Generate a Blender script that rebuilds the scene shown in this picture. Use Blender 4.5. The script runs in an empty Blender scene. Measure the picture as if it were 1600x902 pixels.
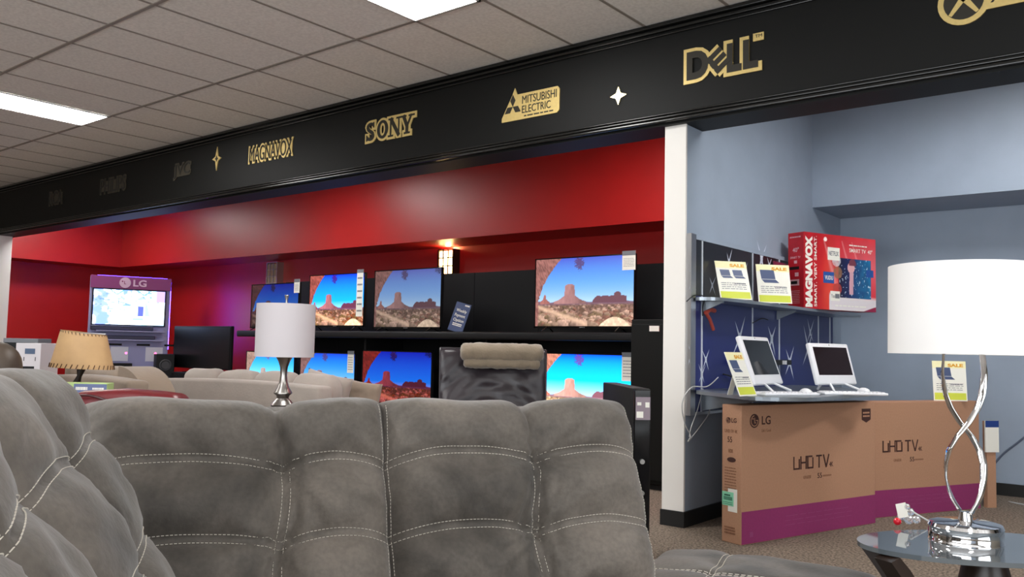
import bpy, bmesh, math, random
from mathutils import Vector, Matrix, noise
import numpy as np
PI = math.pi
R = math.radians
rnd = random.Random(4)
SC = bpy.context.scene
COL = SC.collection

# ---------------------------------------------------------------- camera
FPX, YAW, PITCH, ROLL = 1343.27, -0.67817, 0.070152, 0.02154
EYE = Vector((0, 0, 1.13))
_f = Vector((math.sin(YAW)*math.cos(PITCH), math.cos(YAW)*math.cos(PITCH), math.sin(PITCH)))
_r = Vector((math.cos(YAW), -math.sin(YAW), 0))
_u = _r.cross(_f)
RT = _r*math.cos(ROLL) + _u*math.sin(ROLL)
UP = _u*math.cos(ROLL) - _r*math.sin(ROLL)
FW = _f
cam_d = bpy.data.cameras.new('camera')
cam = bpy.data.objects.new('camera', cam_d)
COL.objects.link(cam)
cam_d.sensor_width = 36
cam_d.lens = 36*FPX/1600
cam_d.clip_start = .02
M = Matrix((RT, UP, -FW)).transposed().to_4x4()
M.translation = EYE
cam.matrix_world = M
SC.camera = cam

# ---------------------------------------------------------------- view, world, big lights
SC.view_settings.view_transform = 'Standard'
SC.view_settings.look = 'None'
SC.view_settings.gamma = 1
SC.view_settings.use_curve_mapping = False
SC.view_settings.exposure = 0.55
PANEL_E = 20.0         # fluorescent troffers
WINDOW_W = 215         # daylight through the shop front (W)
w = bpy.data.worlds.new('world'); SC.world = w
w.use_nodes = True
w.node_tree.nodes['Background'].inputs[0].default_value = (.75, .85, 1, 1)
w.node_tree.nodes['Background'].inputs[1].default_value = 0.35
def area(name, loc, target, sx, sy, watts, col):
    l = bpy.data.lights.new(name, 'AREA'); l.shape = 'RECTANGLE'; l.size = sx; l.size_y = sy
    l.energy = watts; l.color = col
    o = bpy.data.objects.new(name, l); COL.objects.link(o); o.location = loc
    o.rotation_euler = (Vector(target)-Vector(loc)).to_track_quat('-Z', 'Y').to_euler()
    return o
area('shopfront_daylight', (-1.0, -4.3, 1.7), (-1.5, 3, 3.0), 7.5, 2.2, WINDOW_W, (.93, .97, 1))
area('side_daylight', (4.9, .2, 1.7), (-2, .2, 2.6), 4.6, 2.2, WINDOW_W*.45, (.93, .97, 1))

# ---------------------------------------------------------------- helpers
def ray(px, py): return FW + RT*((px-800)/FPX) - UP*((py-451)/FPX)
def atY(px, py, Y): d = ray(px, py); return EYE + d*(Y/d.y)
def atZ(px, py, Z): d = ray(px, py); return EYE + d*((Z-1.13)/d.z)
def plan(lat, D, z=0):
    return Vector((lat*math.cos(YAW)+D*math.sin(YAW), -lat*math.sin(YAW)+D*math.cos(YAW), z))
PLAN_A = -YAW          # world angle of a direction running to the right in plan

def srgb(r, g, b):
    f = lambda c: (c/255/12.92) if c <= 10 else ((c/255+.055)/1.055)**2.4
    return (f(r), f(g), f(b), 1)

MATS = {}
def mat(name, col, rough=.6, metal=0, noise_amt=0, noise_scale=20, bump=0, bump_scale=60, emit=None, spec=None,
        trans=0, coat=0, sheen=0, attr=None, gain=1, stretch=None):
    if name in MATS: return MATS[name]
    m = bpy.data.materials.new(name); MATS[name] = m
    m.use_nodes = True
    nt = m.node_tree; b = nt.nodes['Principled BSDF']
    b.inputs['Base Color'].default_value = col if len(col) == 4 else (*col, 1)
    b.inputs['Roughness'].default_value = rough
    b.inputs['Metallic'].default_value = metal
    if spec is not None: b.inputs['Specular IOR Level'].default_value = spec
    if trans: b.inputs['Transmission Weight'].default_value = trans
    if coat: b.inputs['Coat Weight'].default_value = coat; b.inputs['Coat Roughness'].default_value = .08
    if sheen: b.inputs['Sheen Weight'].default_value = sheen; b.inputs['Sheen Roughness'].default_value = .5
    if emit: b.inputs['Emission Color'].default_value = (*emit[:3], 1); b.inputs['Emission Strength'].default_value = emit[3]
    co = nt.nodes.new('ShaderNodeTexCoord')
    vec = co.outputs['Object']
    if stretch:
        mp = nt.nodes.new('ShaderNodeMapping'); mp.inputs['Scale'].default_value = stretch
        nt.links.new(vec, mp.inputs[0]); vec = mp.outputs[0]
    if noise_amt:
        n = nt.nodes.new('ShaderNodeTexNoise'); n.inputs['Scale'].default_value = noise_scale; n.inputs['Detail'].default_value = 5
        nt.links.new(vec, n.inputs['Vector'])
        mx = nt.nodes.new('ShaderNodeMixRGB'); mx.blend_type = 'MULTIPLY'; mx.inputs[0].default_value = 1
        rp = nt.nodes.new('ShaderNodeMapRange')
        rp.inputs[1].default_value = .3; rp.inputs[2].default_value = .7
        rp.inputs[3].default_value = 1-noise_amt; rp.inputs[4].default_value = 1+noise_amt
        nt.links.new(n.outputs[0], rp.inputs[0])
        mx.inputs[1].default_value = b.inputs['Base Color'].default_value
        nt.links.new(rp.outputs[0], mx.inputs[2]); nt.links.new(mx.outputs[0], b.inputs['Base Color'])
    if bump:
        n = nt.nodes.new('ShaderNodeTexNoise'); n.inputs['Scale'].default_value = bump_scale; n.inputs['Detail'].default_value = 4
        nt.links.new(vec, n.inputs['Vector'])
        bp = nt.nodes.new('ShaderNodeBump'); bp.inputs['Strength'].default_value = bump; bp.inputs['Distance'].default_value = .01
        nt.links.new(n.outputs[0], bp.inputs['Height']); nt.links.new(bp.outputs[0], b.inputs['Normal'])
    if attr:
        a = nt.nodes.new('ShaderNodeAttribute'); a.attribute_name = attr
        nt.links.new(a.outputs['Color'], b.inputs['Base Color'])
    return m

def screen_mat(name, gain, tint=(1, 1, 1), gamma=1.0, sat=1.0):
    m = bpy.data.materials.new(name); m.use_nodes = True; nt = m.node_tree; b = nt.nodes['Principled BSDF']
    b.inputs['Base Color'].default_value = (.01, .01, .012, 1); b.inputs['Roughness'].default_value = .25
    a = nt.nodes.new('ShaderNodeAttribute'); a.attribute_name = 'picture'
    g = nt.nodes.new('ShaderNodeGamma'); g.inputs[1].default_value = gamma
    h = nt.nodes.new('ShaderNodeHueSaturation'); h.inputs['Saturation'].default_value = sat
    t = nt.nodes.new('ShaderNodeMixRGB'); t.blend_type = 'MULTIPLY'; t.inputs[0].default_value = 1; t.inputs[2].default_value = (*tint, 1)
    nt.links.new(a.outputs['Color'], g.inputs[0]); nt.links.new(g.outputs[0], h.inputs['Color'])
    nt.links.new(h.outputs[0], t.inputs[1]); nt.links.new(t.outputs[0], b.inputs['Emission Color'])
    b.inputs['Emission Strength'].default_value = gain
    return m

def finish(o, label=None, cat=None, group=None, kind=None):
    if label: o['label'] = label
    if cat: o['category'] = cat
    if group: o['group'] = group
    if kind: o['kind'] = kind
    return o

def thing(name, label, cat, loc=(0, 0, 0), rz=0, group=None):
    o = bpy.data.objects.new(name, None); COL.objects.link(o)
    o.location = loc; o.rotation_euler = (0, 0, rz); o.empty_display_size = .1
    return finish(o, label, cat, group)

def obj(name, bm, m, parent=None, smooth=False, loc=None, rot=None, label=None, keep=False):
    me = bpy.data.meshes.new(name)
    bmesh.ops.recalc_face_normals(bm, faces=bm.faces)
    bm.to_mesh(me)
    if not keep: bm.free()
    for x in (m if isinstance(m, (list, tuple)) else [m]): me.materials.append(x)
    if smooth:
        me.polygons.foreach_set('use_smooth', [True]*len(me.polygons))
        if smooth != 'all':
            try: me.set_sharp_from_angle(angle=R(38))
            except Exception: pass
    o = bpy.data.objects.new(name, me); COL.objects.link(o)
    if parent: o.parent = parent
    if loc: o.location = loc
    if rot: o.rotation_euler = rot
    if label: o['label'] = label
    return o

def copy_tree(o, parent=None):
    c = o.copy(); COL.objects.link(c)
    if parent: c.parent = parent
    for ch in list(o.children): copy_tree(ch, c)
    return c

def B(): return bmesh.new()
def box(bm, lo, hi, bev=0, seg=2, mx=None, mi=0):
    t = bmesh.new()
    bmesh.ops.create_cube(t, size=1)
    for v in t.verts:
        v.co = Vector([lo[i]+(v.co[i]+.5)*(hi[i]-lo[i]) for i in range(3)])
    if bev: bmesh.ops.bevel(t, geom=list(t.edges), offset=bev, segments=seg, affect='EDGES', profile=.5)
    merge(bm, t, mx, mi)
    return bm
def merge(bm, t, mx=None, mi=0):
    if mx is not None: t.transform(mx)
    mp = {}
    for v in t.verts: mp[v] = bm.verts.new(v.co)
    for f in t.faces:
        try: nf = bm.faces.new([mp[v] for v in f.verts]); nf.material_index = mi if mi else f.material_index
        except ValueError: pass
    t.free()
def lathe(bm, prof, seg=40, mx=None, cap=True):
    t = bmesh.new(); rings = []
    for r, z in prof:
        rings.append([t.verts.new((max(r, 1e-5)*math.cos(2*PI*i/seg), max(r, 1e-5)*math.sin(2*PI*i/seg), z)) for i in range(seg)])
    for a, b in zip(rings, rings[1:]):
        for i in range(seg): t.faces.new((a[i], a[(i+1) % seg], b[(i+1) % seg], b[i]))
    if cap: t.faces.new(rings[0][::-1]); t.faces.new(rings[-1])
    merge(bm, t, mx); return bm
def tube(bm, pts, r, seg=8, mx=None, flat=None):
    t = bmesh.new(); pts = [Vector(p) for p in pts]; rings = []; n = len(pts)
    ref = None
    for i, p in enumerate(pts):
        d = (pts[min(i+1, n-1)]-pts[max(i-1, 0)]).normalized()
        if ref is None: ref = Vector((0, 0, 1)) if abs(d.z) < .9 else Vector((1, 0, 0))
        a = (ref-d*ref.dot(d)).normalized(); b = d.cross(a); ref = a
        rr = r(i/(n-1)) if callable(r) else r
        rings.append([t.verts.new(p+a*rr*math.cos(2*PI*k/seg)+b*rr*math.sin(2*PI*k/seg)) for k in range(seg)])
    for a, b in zip(rings, rings[1:]):
        for i in range(seg): t.faces.new((a[i], a[(i+1) % seg], b[(i+1) % seg], b[i]))
    t.faces.new(rings[0][::-1]); t.faces.new(rings[-1])
    merge(bm, t, mx); return bm
def prism(bm, poly, y0, y1, mx=None):
    """polygon in the x,z plane extruded from y0 to y1"""
    t = bmesh.new()
    a = [t.verts.new((x, y0, z)) for x, z in poly]; b = [t.verts.new((x, y1, z)) for x, z in poly]
    t.faces.new(a); t.faces.new(b[::-1]); n = len(poly)
    for i in range(n): t.faces.new((a[i], b[i], b[(i+1) % n], a[(i+1) % n]))
    merge(bm, t, mx); return bm
def slab(bm, poly, z0, z1, bev=0):
    t = bmesh.new()
    a = [t.verts.new((x, y, z0)) for x, y in poly]; b = [t.verts.new((x, y, z1)) for x, y in poly]
    t.faces.new(a[::-1]); t.faces.new(b); n = len(poly)
    for i in range(n): t.faces.new((a[i], a[(i+1) % n], b[(i+1) % n], b[i]))
    merge(bm, t); return bm
def circ(cx, cz, rx, rz=None, n=28, a0=0, a1=2*PI):
    rz = rz or rx
    m = n if a1-a0 > 6.28 else n+1
    return [(cx+rx*math.cos(a0+(a1-a0)*i/n), cz+rz*math.sin(a0+(a1-a0)*i/n)) for i in range(m)]
JIT = [0]
def stroke(bm, p, q, wd, y0, y1, mx=None):
    JIT[0] = (JIT[0]+1) % 9; j = JIT[0]*.00025
    if y0 < y1: y0 -= j
    else: y1 -= j
    p, q = Vector(p), Vector(q); d = (q-p).normalized(); nrm = Vector((-d.y, d.x))*wd/2
    prism(bm, [tuple(p+nrm), tuple(p-nrm), tuple(q-nrm), tuple(q+nrm)], y0, y1, mx)

TEXT_CACHE = {}
def text_bm(s, W, H, depth=.002, offset=0, pad=0, shear=0):
    """letters as mesh in the x,z plane, facing -y, lower left at 0,0, fitted to W x H"""
    c = bpy.data.curves.new('t', 'FONT'); c.body = s; c.size = 1; c.offset = offset; c.shear = shear
    c.resolution_u = 4; c.extrude = .5; c.align_x = 'LEFT'
    o = bpy.data.objects.new('t', c); COL.objects.link(o)
    dg = bpy.context.evaluated_depsgraph_get(); dg.update()
    me = bpy.data.meshes.new_from_object(o.evaluated_get(dg))
    bpy.data.objects.remove(o); bpy.data.curves.remove(c)
    bm = bmesh.new(); bm.from_mesh(me); bpy.data.meshes.remove(me)
    if not bm.verts: return bm
    xs = [v.co.x for v in bm.verts]; ys = [v.co.y for v in bm.verts]
    x0, x1, y0, y1 = min(xs), max(xs), min(ys), max(ys)
    for v in bm.verts:
        x = (v.co.x-x0)/(x1-x0)*W; z = (v.co.y-y0)/(y1-y0)*H
        v.co = Vector((x, -(v.co.z+.5)*depth, z))
    return bm
def put_text(bm, s, x, z, W, H, y=0, depth=.002, offset=0, mx=None, shear=0):
    t = text_bm(s, W, H, depth, offset, shear=shear)
    t.transform(Matrix.Translation((x, y, z)))
    merge(bm, t, mx)
def rows(bm, x, z, W, H, n, y=0, fill=.5, seed=1, mx=None):
    """tiny lines of print"""
    q = random.Random(seed)
    for i in range(n):
        zz = z+H*(i+.5)/n; h = H/n*fill; xx = x
        while xx < x+W*.95:
            l = min(q.uniform(.06, .22)*W, x+W-xx); t = B()
            prism(t, [(xx, zz-h/2), (xx+l, zz-h/2), (xx+l, zz+h/2), (xx, zz+h/2)], y-.0006, y); merge(bm, t, mx); xx += l+W*.03

def picture_grid(name, fn, nx, ny):
    """unit screen in x (0..1), z (0..1) with a per-vertex picture colour"""
    me = bpy.data.meshes.new(name)
    u, v = np.meshgrid(np.linspace(0, 1, nx), np.linspace(0, 1, ny))
    co = np.zeros((nx*ny, 3)); co[:, 0] = u.ravel(); co[:, 2] = v.ravel()
    idx = np.arange(nx*ny).reshape(ny, nx)
    F = np.stack([idx[:-1, :-1], idx[:-1, 1:], idx[1:, 1:], idx[1:, :-1]], -1).reshape(-1, 4)
    me.from_pydata(co.tolist(), [], F.tolist())
    c = np.ones((nx*ny, 4)); c[:, :3] = fn(u.ravel(), v.ravel())
    a = me.color_attributes.new('picture', 'FLOAT_COLOR', 'POINT'); a.data.foreach_set('color', c.ravel())
    return me
def pic_obj(name, me, m, parent, loc, size):
    me2 = me
    o = bpy.data.objects.new(name, me2); COL.objects.link(o); o.parent = parent
    o.location = loc; o.scale = (size[0], 1, size[1])
    if not me.materials: me.materials.append(m)
    o.material_slots[0].link = 'OBJECT'; o.material_slots[0].material = m
    return o
def lin(r, g, b): return np.array(srgb(r, g, b)[:3])
def vnoise(u, v, s, seed=0):
    rs = np.random.RandomState(seed); G = rs.rand(64, 64)
    x = u*s; y = v*s; xi = np.floor(x).astype(int); yi = np.floor(y).astype(int); fx = x-xi; fy = y-yi
    fx = fx*fx*(3-2*fx); fy = fy*fy*(3-2*fy)
    g = lambda a, b: G[a % 64, b % 64]
    return (g(xi, yi)*(1-fx)+g(xi+1, yi)*fx)*(1-fy)+(g(xi, yi+1)*(1-fx)+g(xi+1, yi+1)*fx)*fy
def mixc(C, mask, c):
    mask = np.clip(mask, 0, 1)[:, None]; return C*(1-mask)+np.asarray(c)*mask

# ---------------------------------------------------------------- materials
m_white = mat('white_laminate', srgb(236, 232, 226), .45)
m_red = mat('red_paint', srgb(176, 20, 18), .40, noise_amt=.05, noise_scale=3, spec=.65)
m_blue = mat('blue_grey_paint', srgb(153, 166, 183), .55, noise_amt=.04, noise_scale=4, bump=.05, bump_scale=300)
m_beige = mat('warm_grey_paint', srgb(168, 162, 150), .7)
m_black = mat('black_paint', srgb(12, 13, 12), .55, spec=.25)
m_blackm = mat('matte_black', srgb(17, 17, 19), .55, spec=.3)
m_gloss = mat('gloss_black', srgb(14, 14, 16), .12)
m_base = mat('black_vinyl', srgb(20, 20, 20), .5)
m_gold = mat('brushed_gold', srgb(226, 200, 130), .45, metal=.45, noise_amt=.05, noise_scale=60)
m_inkgold = mat('dark_lettering', srgb(40, 36, 26), .6)
m_chrome = mat('chrome', (.86, .86, .87), .06, metal=1)
m_nickel = mat('brushed_nickel', srgb(176, 172, 168), .3, metal=1)
m_alu = mat('aluminium', srgb(190, 190, 192), .3, metal=1)
m_card = mat('cardboard', srgb(178, 134, 106), .8, noise_amt=.05, noise_scale=90)
m_ink = mat('brown_black_ink', srgb(66, 36, 30), .7)
m_inkf = mat('faded_brown_ink', srgb(134, 92, 68), .8)
m_purple = mat('magenta_print', srgb(144, 48, 102), .6, noise_amt=.05, noise_scale=60)
m_paper = mat('white_paper', srgb(238, 236, 226), .6)
m_grey_ink = mat('grey_ink', srgb(120, 122, 128), .6)
m_yellow = mat('yellow_print', srgb(238, 206, 70), .6)
m_lime = mat('lime_print', srgb(206, 214, 70), .6)
m_orange = mat('orange_print', srgb(226, 120, 34), .6)
m_plastic = mat('white_plastic', srgb(226, 226, 230), .3)
m_dscreen = mat('dark_glass_screen', srgb(20, 22, 22), .08)
m_stitch = mat('pale_thread', srgb(214, 208, 196), .7)
m_cream = mat('cream_microfibre', srgb(172, 161, 152), .9, noise_amt=.08, noise_scale=5, bump=.2, bump_scale=50, sheen=.3)
m_tan = mat('tan_microfibre', srgb(146, 129, 113), .9, noise_amt=.08, noise_scale=5, bump=.2, bump_scale=50, sheen=.3)
m_leather = mat('dark_brown_leather', srgb(42, 35, 40), .34, noise_amt=.2, noise_scale=5, bump=.35, bump_scale=14)
m_redlea = mat('oxblood_leather', srgb(104, 26, 32), .35, noise_amt=.1, noise_scale=6, bump=.15, bump_scale=20)
m_brlea = mat('brown_leather', srgb(74, 62, 52), .5, noise_amt=.15, noise_scale=8, bump=.2, bump_scale=20)
m_shade = mat('white_lamp_fabric', srgb(244, 242, 240), .8, bump=.05, bump_scale=400)
m_wood = mat('dark_espresso_wood', srgb(40, 28, 22), .35, noise_amt=.15, noise_scale=20)
m_glass = mat('wall_reflection_glass', srgb(128, 138, 146), .03, metal=.55, spec=.9)  # blue-grey base colour imitates the wall reflected in the glass
m_cable = mat('pale_cable', srgb(196, 196, 196), .5)
m_cableb = mat('black_cable', srgb(20, 20, 22), .5)
m_crystal = mat('clear_crystal', (.95, .97, 1), .02, trans=.85)

# suede of the sectional; mottling contrast raised to imitate cushion shading
m_suede = bpy.data.materials.new('grey_brown_suede'); m_suede.use_nodes = True
nt = m_suede.node_tree; b = nt.nodes['Principled BSDF']
b.inputs['Roughness'].default_value = .62; b.inputs['Sheen Weight'].default_value = .25; b.inputs['Specular IOR Level'].default_value = .35
co = nt.nodes.new('ShaderNodeTexCoord')
n1 = nt.nodes.new('ShaderNodeTexNoise'); n1.inputs['Scale'].default_value = 3.2; n1.inputs['Detail'].default_value = 4; n1.inputs['Distortion'].default_value = .8
n2 = nt.nodes.new('ShaderNodeTexNoise'); n2.inputs['Scale'].default_value = 90; n2.inputs['Detail'].default_value = 6
cr = nt.nodes.new('ShaderNodeValToRGB')
cr.color_ramp.elements[0].position = .32; cr.color_ramp.elements[0].color = srgb(52, 48, 43)
cr.color_ramp.elements[1].position = .7; cr.color_ramp.elements[1].color = srgb(116, 108, 100)
mx = nt.nodes.new('ShaderNodeMixRGB'); mx.blend_type = 'OVERLAY'; mx.inputs[0].default_value = .35
bp = nt.nodes.new('ShaderNodeBump'); bp.inputs['Strength'].default_value = .25; bp.inputs['Distance'].default_value = .004
for l in ((co.outputs['Object'], n1.inputs['Vector']), (co.outputs['Object'], n2.inputs['Vector']), (n1.outputs[0], cr.inputs[0]),
          (cr.outputs[0], mx.inputs[1]), (n2.outputs[0], mx.inputs[2]), (mx.outputs[0], b.inputs['Base Color']),
          (n2.outputs[0], bp.inputs['Height']), (bp.outputs[0], b.inputs['Normal'])): nt.links.new(*l)

# carpet
m_carpet = bpy.data.materials.new('speckled_carpet'); m_carpet.use_nodes = True
nt = m_carpet.node_tree; b = nt.nodes['Principled BSDF']; b.inputs['Roughness'].default_value = .95
co = nt.nodes.new('ShaderNodeTexCoord'); n1 = nt.nodes.new('ShaderNodeTexNoise'); n1.inputs['Scale'].default_value = 70; n1.inputs['Detail'].default_value = 6
cr = nt.nodes.new('ShaderNodeValToRGB'); cr.color_ramp.elements[0].position = .38; cr.color_ramp.elements[0].color = srgb(78, 67, 57)
cr.color_ramp.elements[1].position = .62; cr.color_ramp.elements[1].color = srgb(144, 128, 112)
bp = nt.nodes.new('ShaderNodeBump'); bp.inputs['Strength'].default_value = .6
for l in ((co.outputs['Object'], n1.inputs['Vector']), (n1.outputs[0], cr.inputs[0]), (cr.outputs[0], b.inputs['Base Color']),
          (n1.outputs[0], bp.inputs['Height']), (bp.outputs[0], b.inputs['Normal'])): nt.links.new(*l)

# ---------------------------------------------------------------- structure
TS = .61; GX, GY = -4.156, 4.038; CEIL = 3.362
def struct(name, bm, m, parent=None, smooth=False):
    o = obj(name, bm, m, parent, smooth)
    if not parent: o['kind'] = 'structure'
    return o
struct('floor', box(B(), (-17.2, -5, -.1), (6, 9, 0)), m_carpet)

# ceiling tiles: grid lines where the metal runners sit
m_tile = bpy.data.materials.new('ceiling_tile'); m_tile.use_nodes = True
nt = m_tile.node_tree; b = nt.nodes['Principled BSDF']; b.inputs['Roughness'].default_value = .9
co = nt.nodes.new('ShaderNodeTexCoord')
n1 = nt.nodes.new('ShaderNodeTexNoise'); n1.inputs['Scale'].default_value = 45; n1.inputs['Detail'].default_value = 5
cr = nt.nodes.new('ShaderNodeValToRGB'); cr.color_ramp.elements[0].position = .35; cr.color_ramp.elements[0].color = srgb(236, 233, 229)
cr.color_ramp.elements[1].position = .65; cr.color_ramp.elements[1].color = srgb(250, 247, 243)
bp = nt.nodes.new('ShaderNodeBump'); bp.inputs['Strength'].default_value = .3
for l in ((co.outputs['Object'], n1.inputs['Vector']), (n1.outputs[0], cr.inputs[0]), (cr.outputs[0], b.inputs['Base Color']),
          (n1.outputs[0], bp.inputs['Height']), (bp.outputs[0], b.inputs['Normal'])): nt.links.new(*l)
ceil = struct('ceiling', box(B(), (-17.2, -5, CEIL), (6, 9, CEIL+.1)), m_tile)
m_runner = mat('grey_ceiling_runner', srgb(150, 142, 134), .6)
g = B()
for i in range(-22, 17):
    x = GX+TS*i
    box(g, (x-.011, -5, CEIL-.004), (x+.011, 9, CEIL+.001))
for j in range(-8, 5):
    y = GY+2*TS*j
    box(g, (-17.2, y-.014, CEIL-.006), (6, y+.014, CEIL+.001))
struct('ceiling_runner', g, m_runner, ceil)

# room outer walls
struct('wall_front', box(box(box(B(), (-17.2, -5, 0), (6, -4.9, .55)), (-17.2, -5, 2.85), (6, -4.9, CEIL)), (-17.2, -5, .55), (-5, -4.9, 2.85)), m_beige)
wf = B()
for x in (-5, -2.5, 0, 2.5, 5): box(wf, (x-.04, -5, .55), (x+.04, -4.88, 2.85))
struct('window_1', wf, m_alu)
struct('wall_left', box(B(), (-17.2, -5, 0), (-17.1, 9, CEIL)), m_beige)
wr = B()
box(wr, (5.9, -5, 0), (6, 9, .55)); box(wr, (5.9, -5, 2.85), (6, 9, CEIL)); box(wr, (5.9, -5, .55), (6, -2.4, 2.85)); box(wr, (5.9, 2.8, .55), (6, 9, 2.85))
struct('wall_right', wr, m_beige)
# booths at the back
YB, YS, ZS = 8.15, 7.5, 2.43
struct('wall_back_red', box(B(), (-16, YB, 0), (-2.735, YB+.1, CEIL)), m_red)
struct('wall_back_blue', box(B(), (-2.735, YB+.1, 0), (6, YB+.2, CEIL)), m_blue)
struct('wall_booth_left', box(B(), (-15.7, 5.3, 0), (-15.6, YB, CEIL)), m_red)
sf = B(); box(sf, (-15.6, YS, ZS), (-2.81, YB, CEIL)); box(sf, (-15.6, 5.38, ZS), (-15.0, YS, CEIL))
struct('wall_soffit_red', sf, m_red)
struct('wall_soffit_blue', box(B(), (-2.66, YS, ZS), (6, YB+.1, CEIL)), m_blue)
# partition between the booths: white end, red and blue sides
pm = B()
box(pm, (-2.81, 5.13, .1), (-2.66, 8.25, CEIL))
pm.faces.ensure_lookup_table()
for f in pm.faces:
    f.normal_update()
    n = f.normal; f.material_index = 0 if n.y < -.5 else (1 if n.x < -.5 else 2)
struct('wall_partition', pm, [m_white, m_red, m_blue])
struct('trim_1', box(B(), (-2.815, 5.112, .1), (-2.655, 5.132, 2.66), .003), m_white)
bb = box(B(), (-2.822, 5.105, 0), (-2.648, 5.14, .1)); box(bb, (-2.665, 5.14, 0), (-2.648, 8.24, .1)); box(bb, (-2.822, 5.14, 0), (-2.808, 8.1, .1))
struct('baseboard_partition', bb, m_base)
struct('baseboard_back', box(B(), (-2.64, YB+.085, 0), (5.9, YB+.1, .1)), m_base)
struct('wall_pillar', box(B(), (-14.32, 5.12, 0), (-13.95, 5.30, 2.66), .006), m_white)
# long black header beam with mouldings
fb = B(); FY = 5.075
box(fb, (-16, FY, 2.655), (6, 5.36, CEIL))
fas = struct('trim_2', fb, m_black)
ml = B()
for (z, d, h) in ((2.67, .035, .022), (2.70, .024, .016), (2.725, .012, .012), (3.33, .05, .028), (3.30, .03, .022), (3.275, .014, .014)):
    box(ml, (-16, FY-d, z), (6, FY+.001, z+h), .004, 2)
struct('moulding', ml, mat('black_gloss_moulding', srgb(24, 24, 23), .18), fas, True)

# ---------------------------------------------------------------- ceiling lights, vent
m_panel = mat('lit_diffuser', (.9, .9, .9, 1), .5, emit=(1, .985, .96, PANEL_E))
m_panelf = mat('white_light_frame', srgb(210, 208, 204), .5)
def troffer(i, y, label, group='troffer ceiling lights'):
    x = GX+TS*i
    t = thing('ceiling_light', label, 'ceiling light', (x+TS/2, y+TS, CEIL), 0, group)
    f = B(); a, c = TS/2-.008, TS-.008
    for lo, hi in (((-a, -c, -.016), (a, -c+.02, -.005)), ((-a, c-.02, -.016), (a, c, -.005)), ((-a, -c, -.016), (-a+.02, c, -.005)), ((a-.02, -c, -.016), (a, c, -.005))): box(f, lo, hi)
    obj('frame', f, m_panelf, t)
    obj('diffuser', box(B(), (-a+.021, -c+.021, -.014), (a-.021, c-.021, -.007)), m_panel, t)
    return t
yr = GY-2*TS
troffer(0, yr, 'glowing ceiling panel at the top centre, its corner pointing down at the tiles')
troffer(-8, yr, 'glowing ceiling panel at the left edge, long thin parallelogram')
for i in (8,): troffer(i, yr, 'glowing ceiling panel above the right end of the header, out of frame')
for i in (-16, -8, 0, 8): troffer(i, yr-6*TS, 'glowing ceiling panel in the row behind the viewer')
for i in (-16, -8, 0): troffer(i, GY+2*TS+.01, 'glowing ceiling panel inside the red television booth')
troffer(5, GY+2*TS+.01, 'glowing ceiling panel inside the blue computer booth')
v = thing('ceiling_vent', 'dull square air vent in the ceiling tiles at top left of centre', 'vent', (GX-TS*1.5, GY-TS*3, CEIL))
f = B()
for k in range(4):
    s = .29-.065*k
    for lo, hi in (((-s, -s, -.012-.004*k), (s, -s+.02, -.005)), ((-s, s-.02, -.012-.004*k), (s, s, -.005)), ((-s, -s, -.012-.004*k), (-s+.02, s, -.005)), ((s-.02, -s, -.012-.004*k), (s, s, -.005))): box(f, lo, hi)
obj('louvre', f, mat('dull_vent_metal', srgb(150, 140, 118), .5), v)

# ---------------------------------------------------------------- signs on the header
def plaque(name, label, x0, z0, loc_y=FY-.001, grp='gold maker plaques on the black header'):
    return thing(name, label, 'sign', (x0, loc_y, z0), 0, grp)
def text_sign(label, s, x0, z0, W, H, off=.03, pad=.018, dark=m_inkgold, gold=m_gold, shear=0):
    t = plaque('logo_plaque', label, x0, z0)
    g = B(); put_text(g, s, -pad, -pad, W+2*pad, H+2*pad, 0, .008, off*1.6, shear=shear)
    xs = [v.co.x for v in g.verts]
    if len(s) > 2:
        prism(g, [(0, H*.12), (W, H*.12), (W, H*.88), (0, H*.88)], -.0060, 0)
    obj('plate', g, gold, t)
    d = B(); put_text(d, s, 0, 0, W, H, -.008, .004, 0, shear=shear); obj('lettering', d, dark, t)
    return t
m_gold_dim = mat('dark_grey_gold', srgb(74, 69, 58), .5, metal=.4)  # leftmost three plaques: darker, greyer gold and darker lettering
m_dim_ink = mat('darker_lettering', srgb(30, 28, 26), .5)
text_sign('faint dark three letter plaque nearest the left end of the header', 'RCA', -12.2, 2.945, .38, .17, gold=m_gold_dim, dark=m_dim_ink)
text_sign('dull seven letter plaque second from the left end of the header', 'PHILIPS', -10.75, 2.96, .62, .17, .02, gold=m_gold_dim, dark=m_dim_ink)
text_sign('dull three letter plaque between the seven letter plaque and the star', 'JVC', -9.02, 2.96, .33, .16, gold=m_gold_dim, dark=m_dim_ink)
text_sign('bright gold eight letter plaque right of the tall star', 'MAGNAVOX', -7.57, 2.975, .70, .155, .02, .02)
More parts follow.
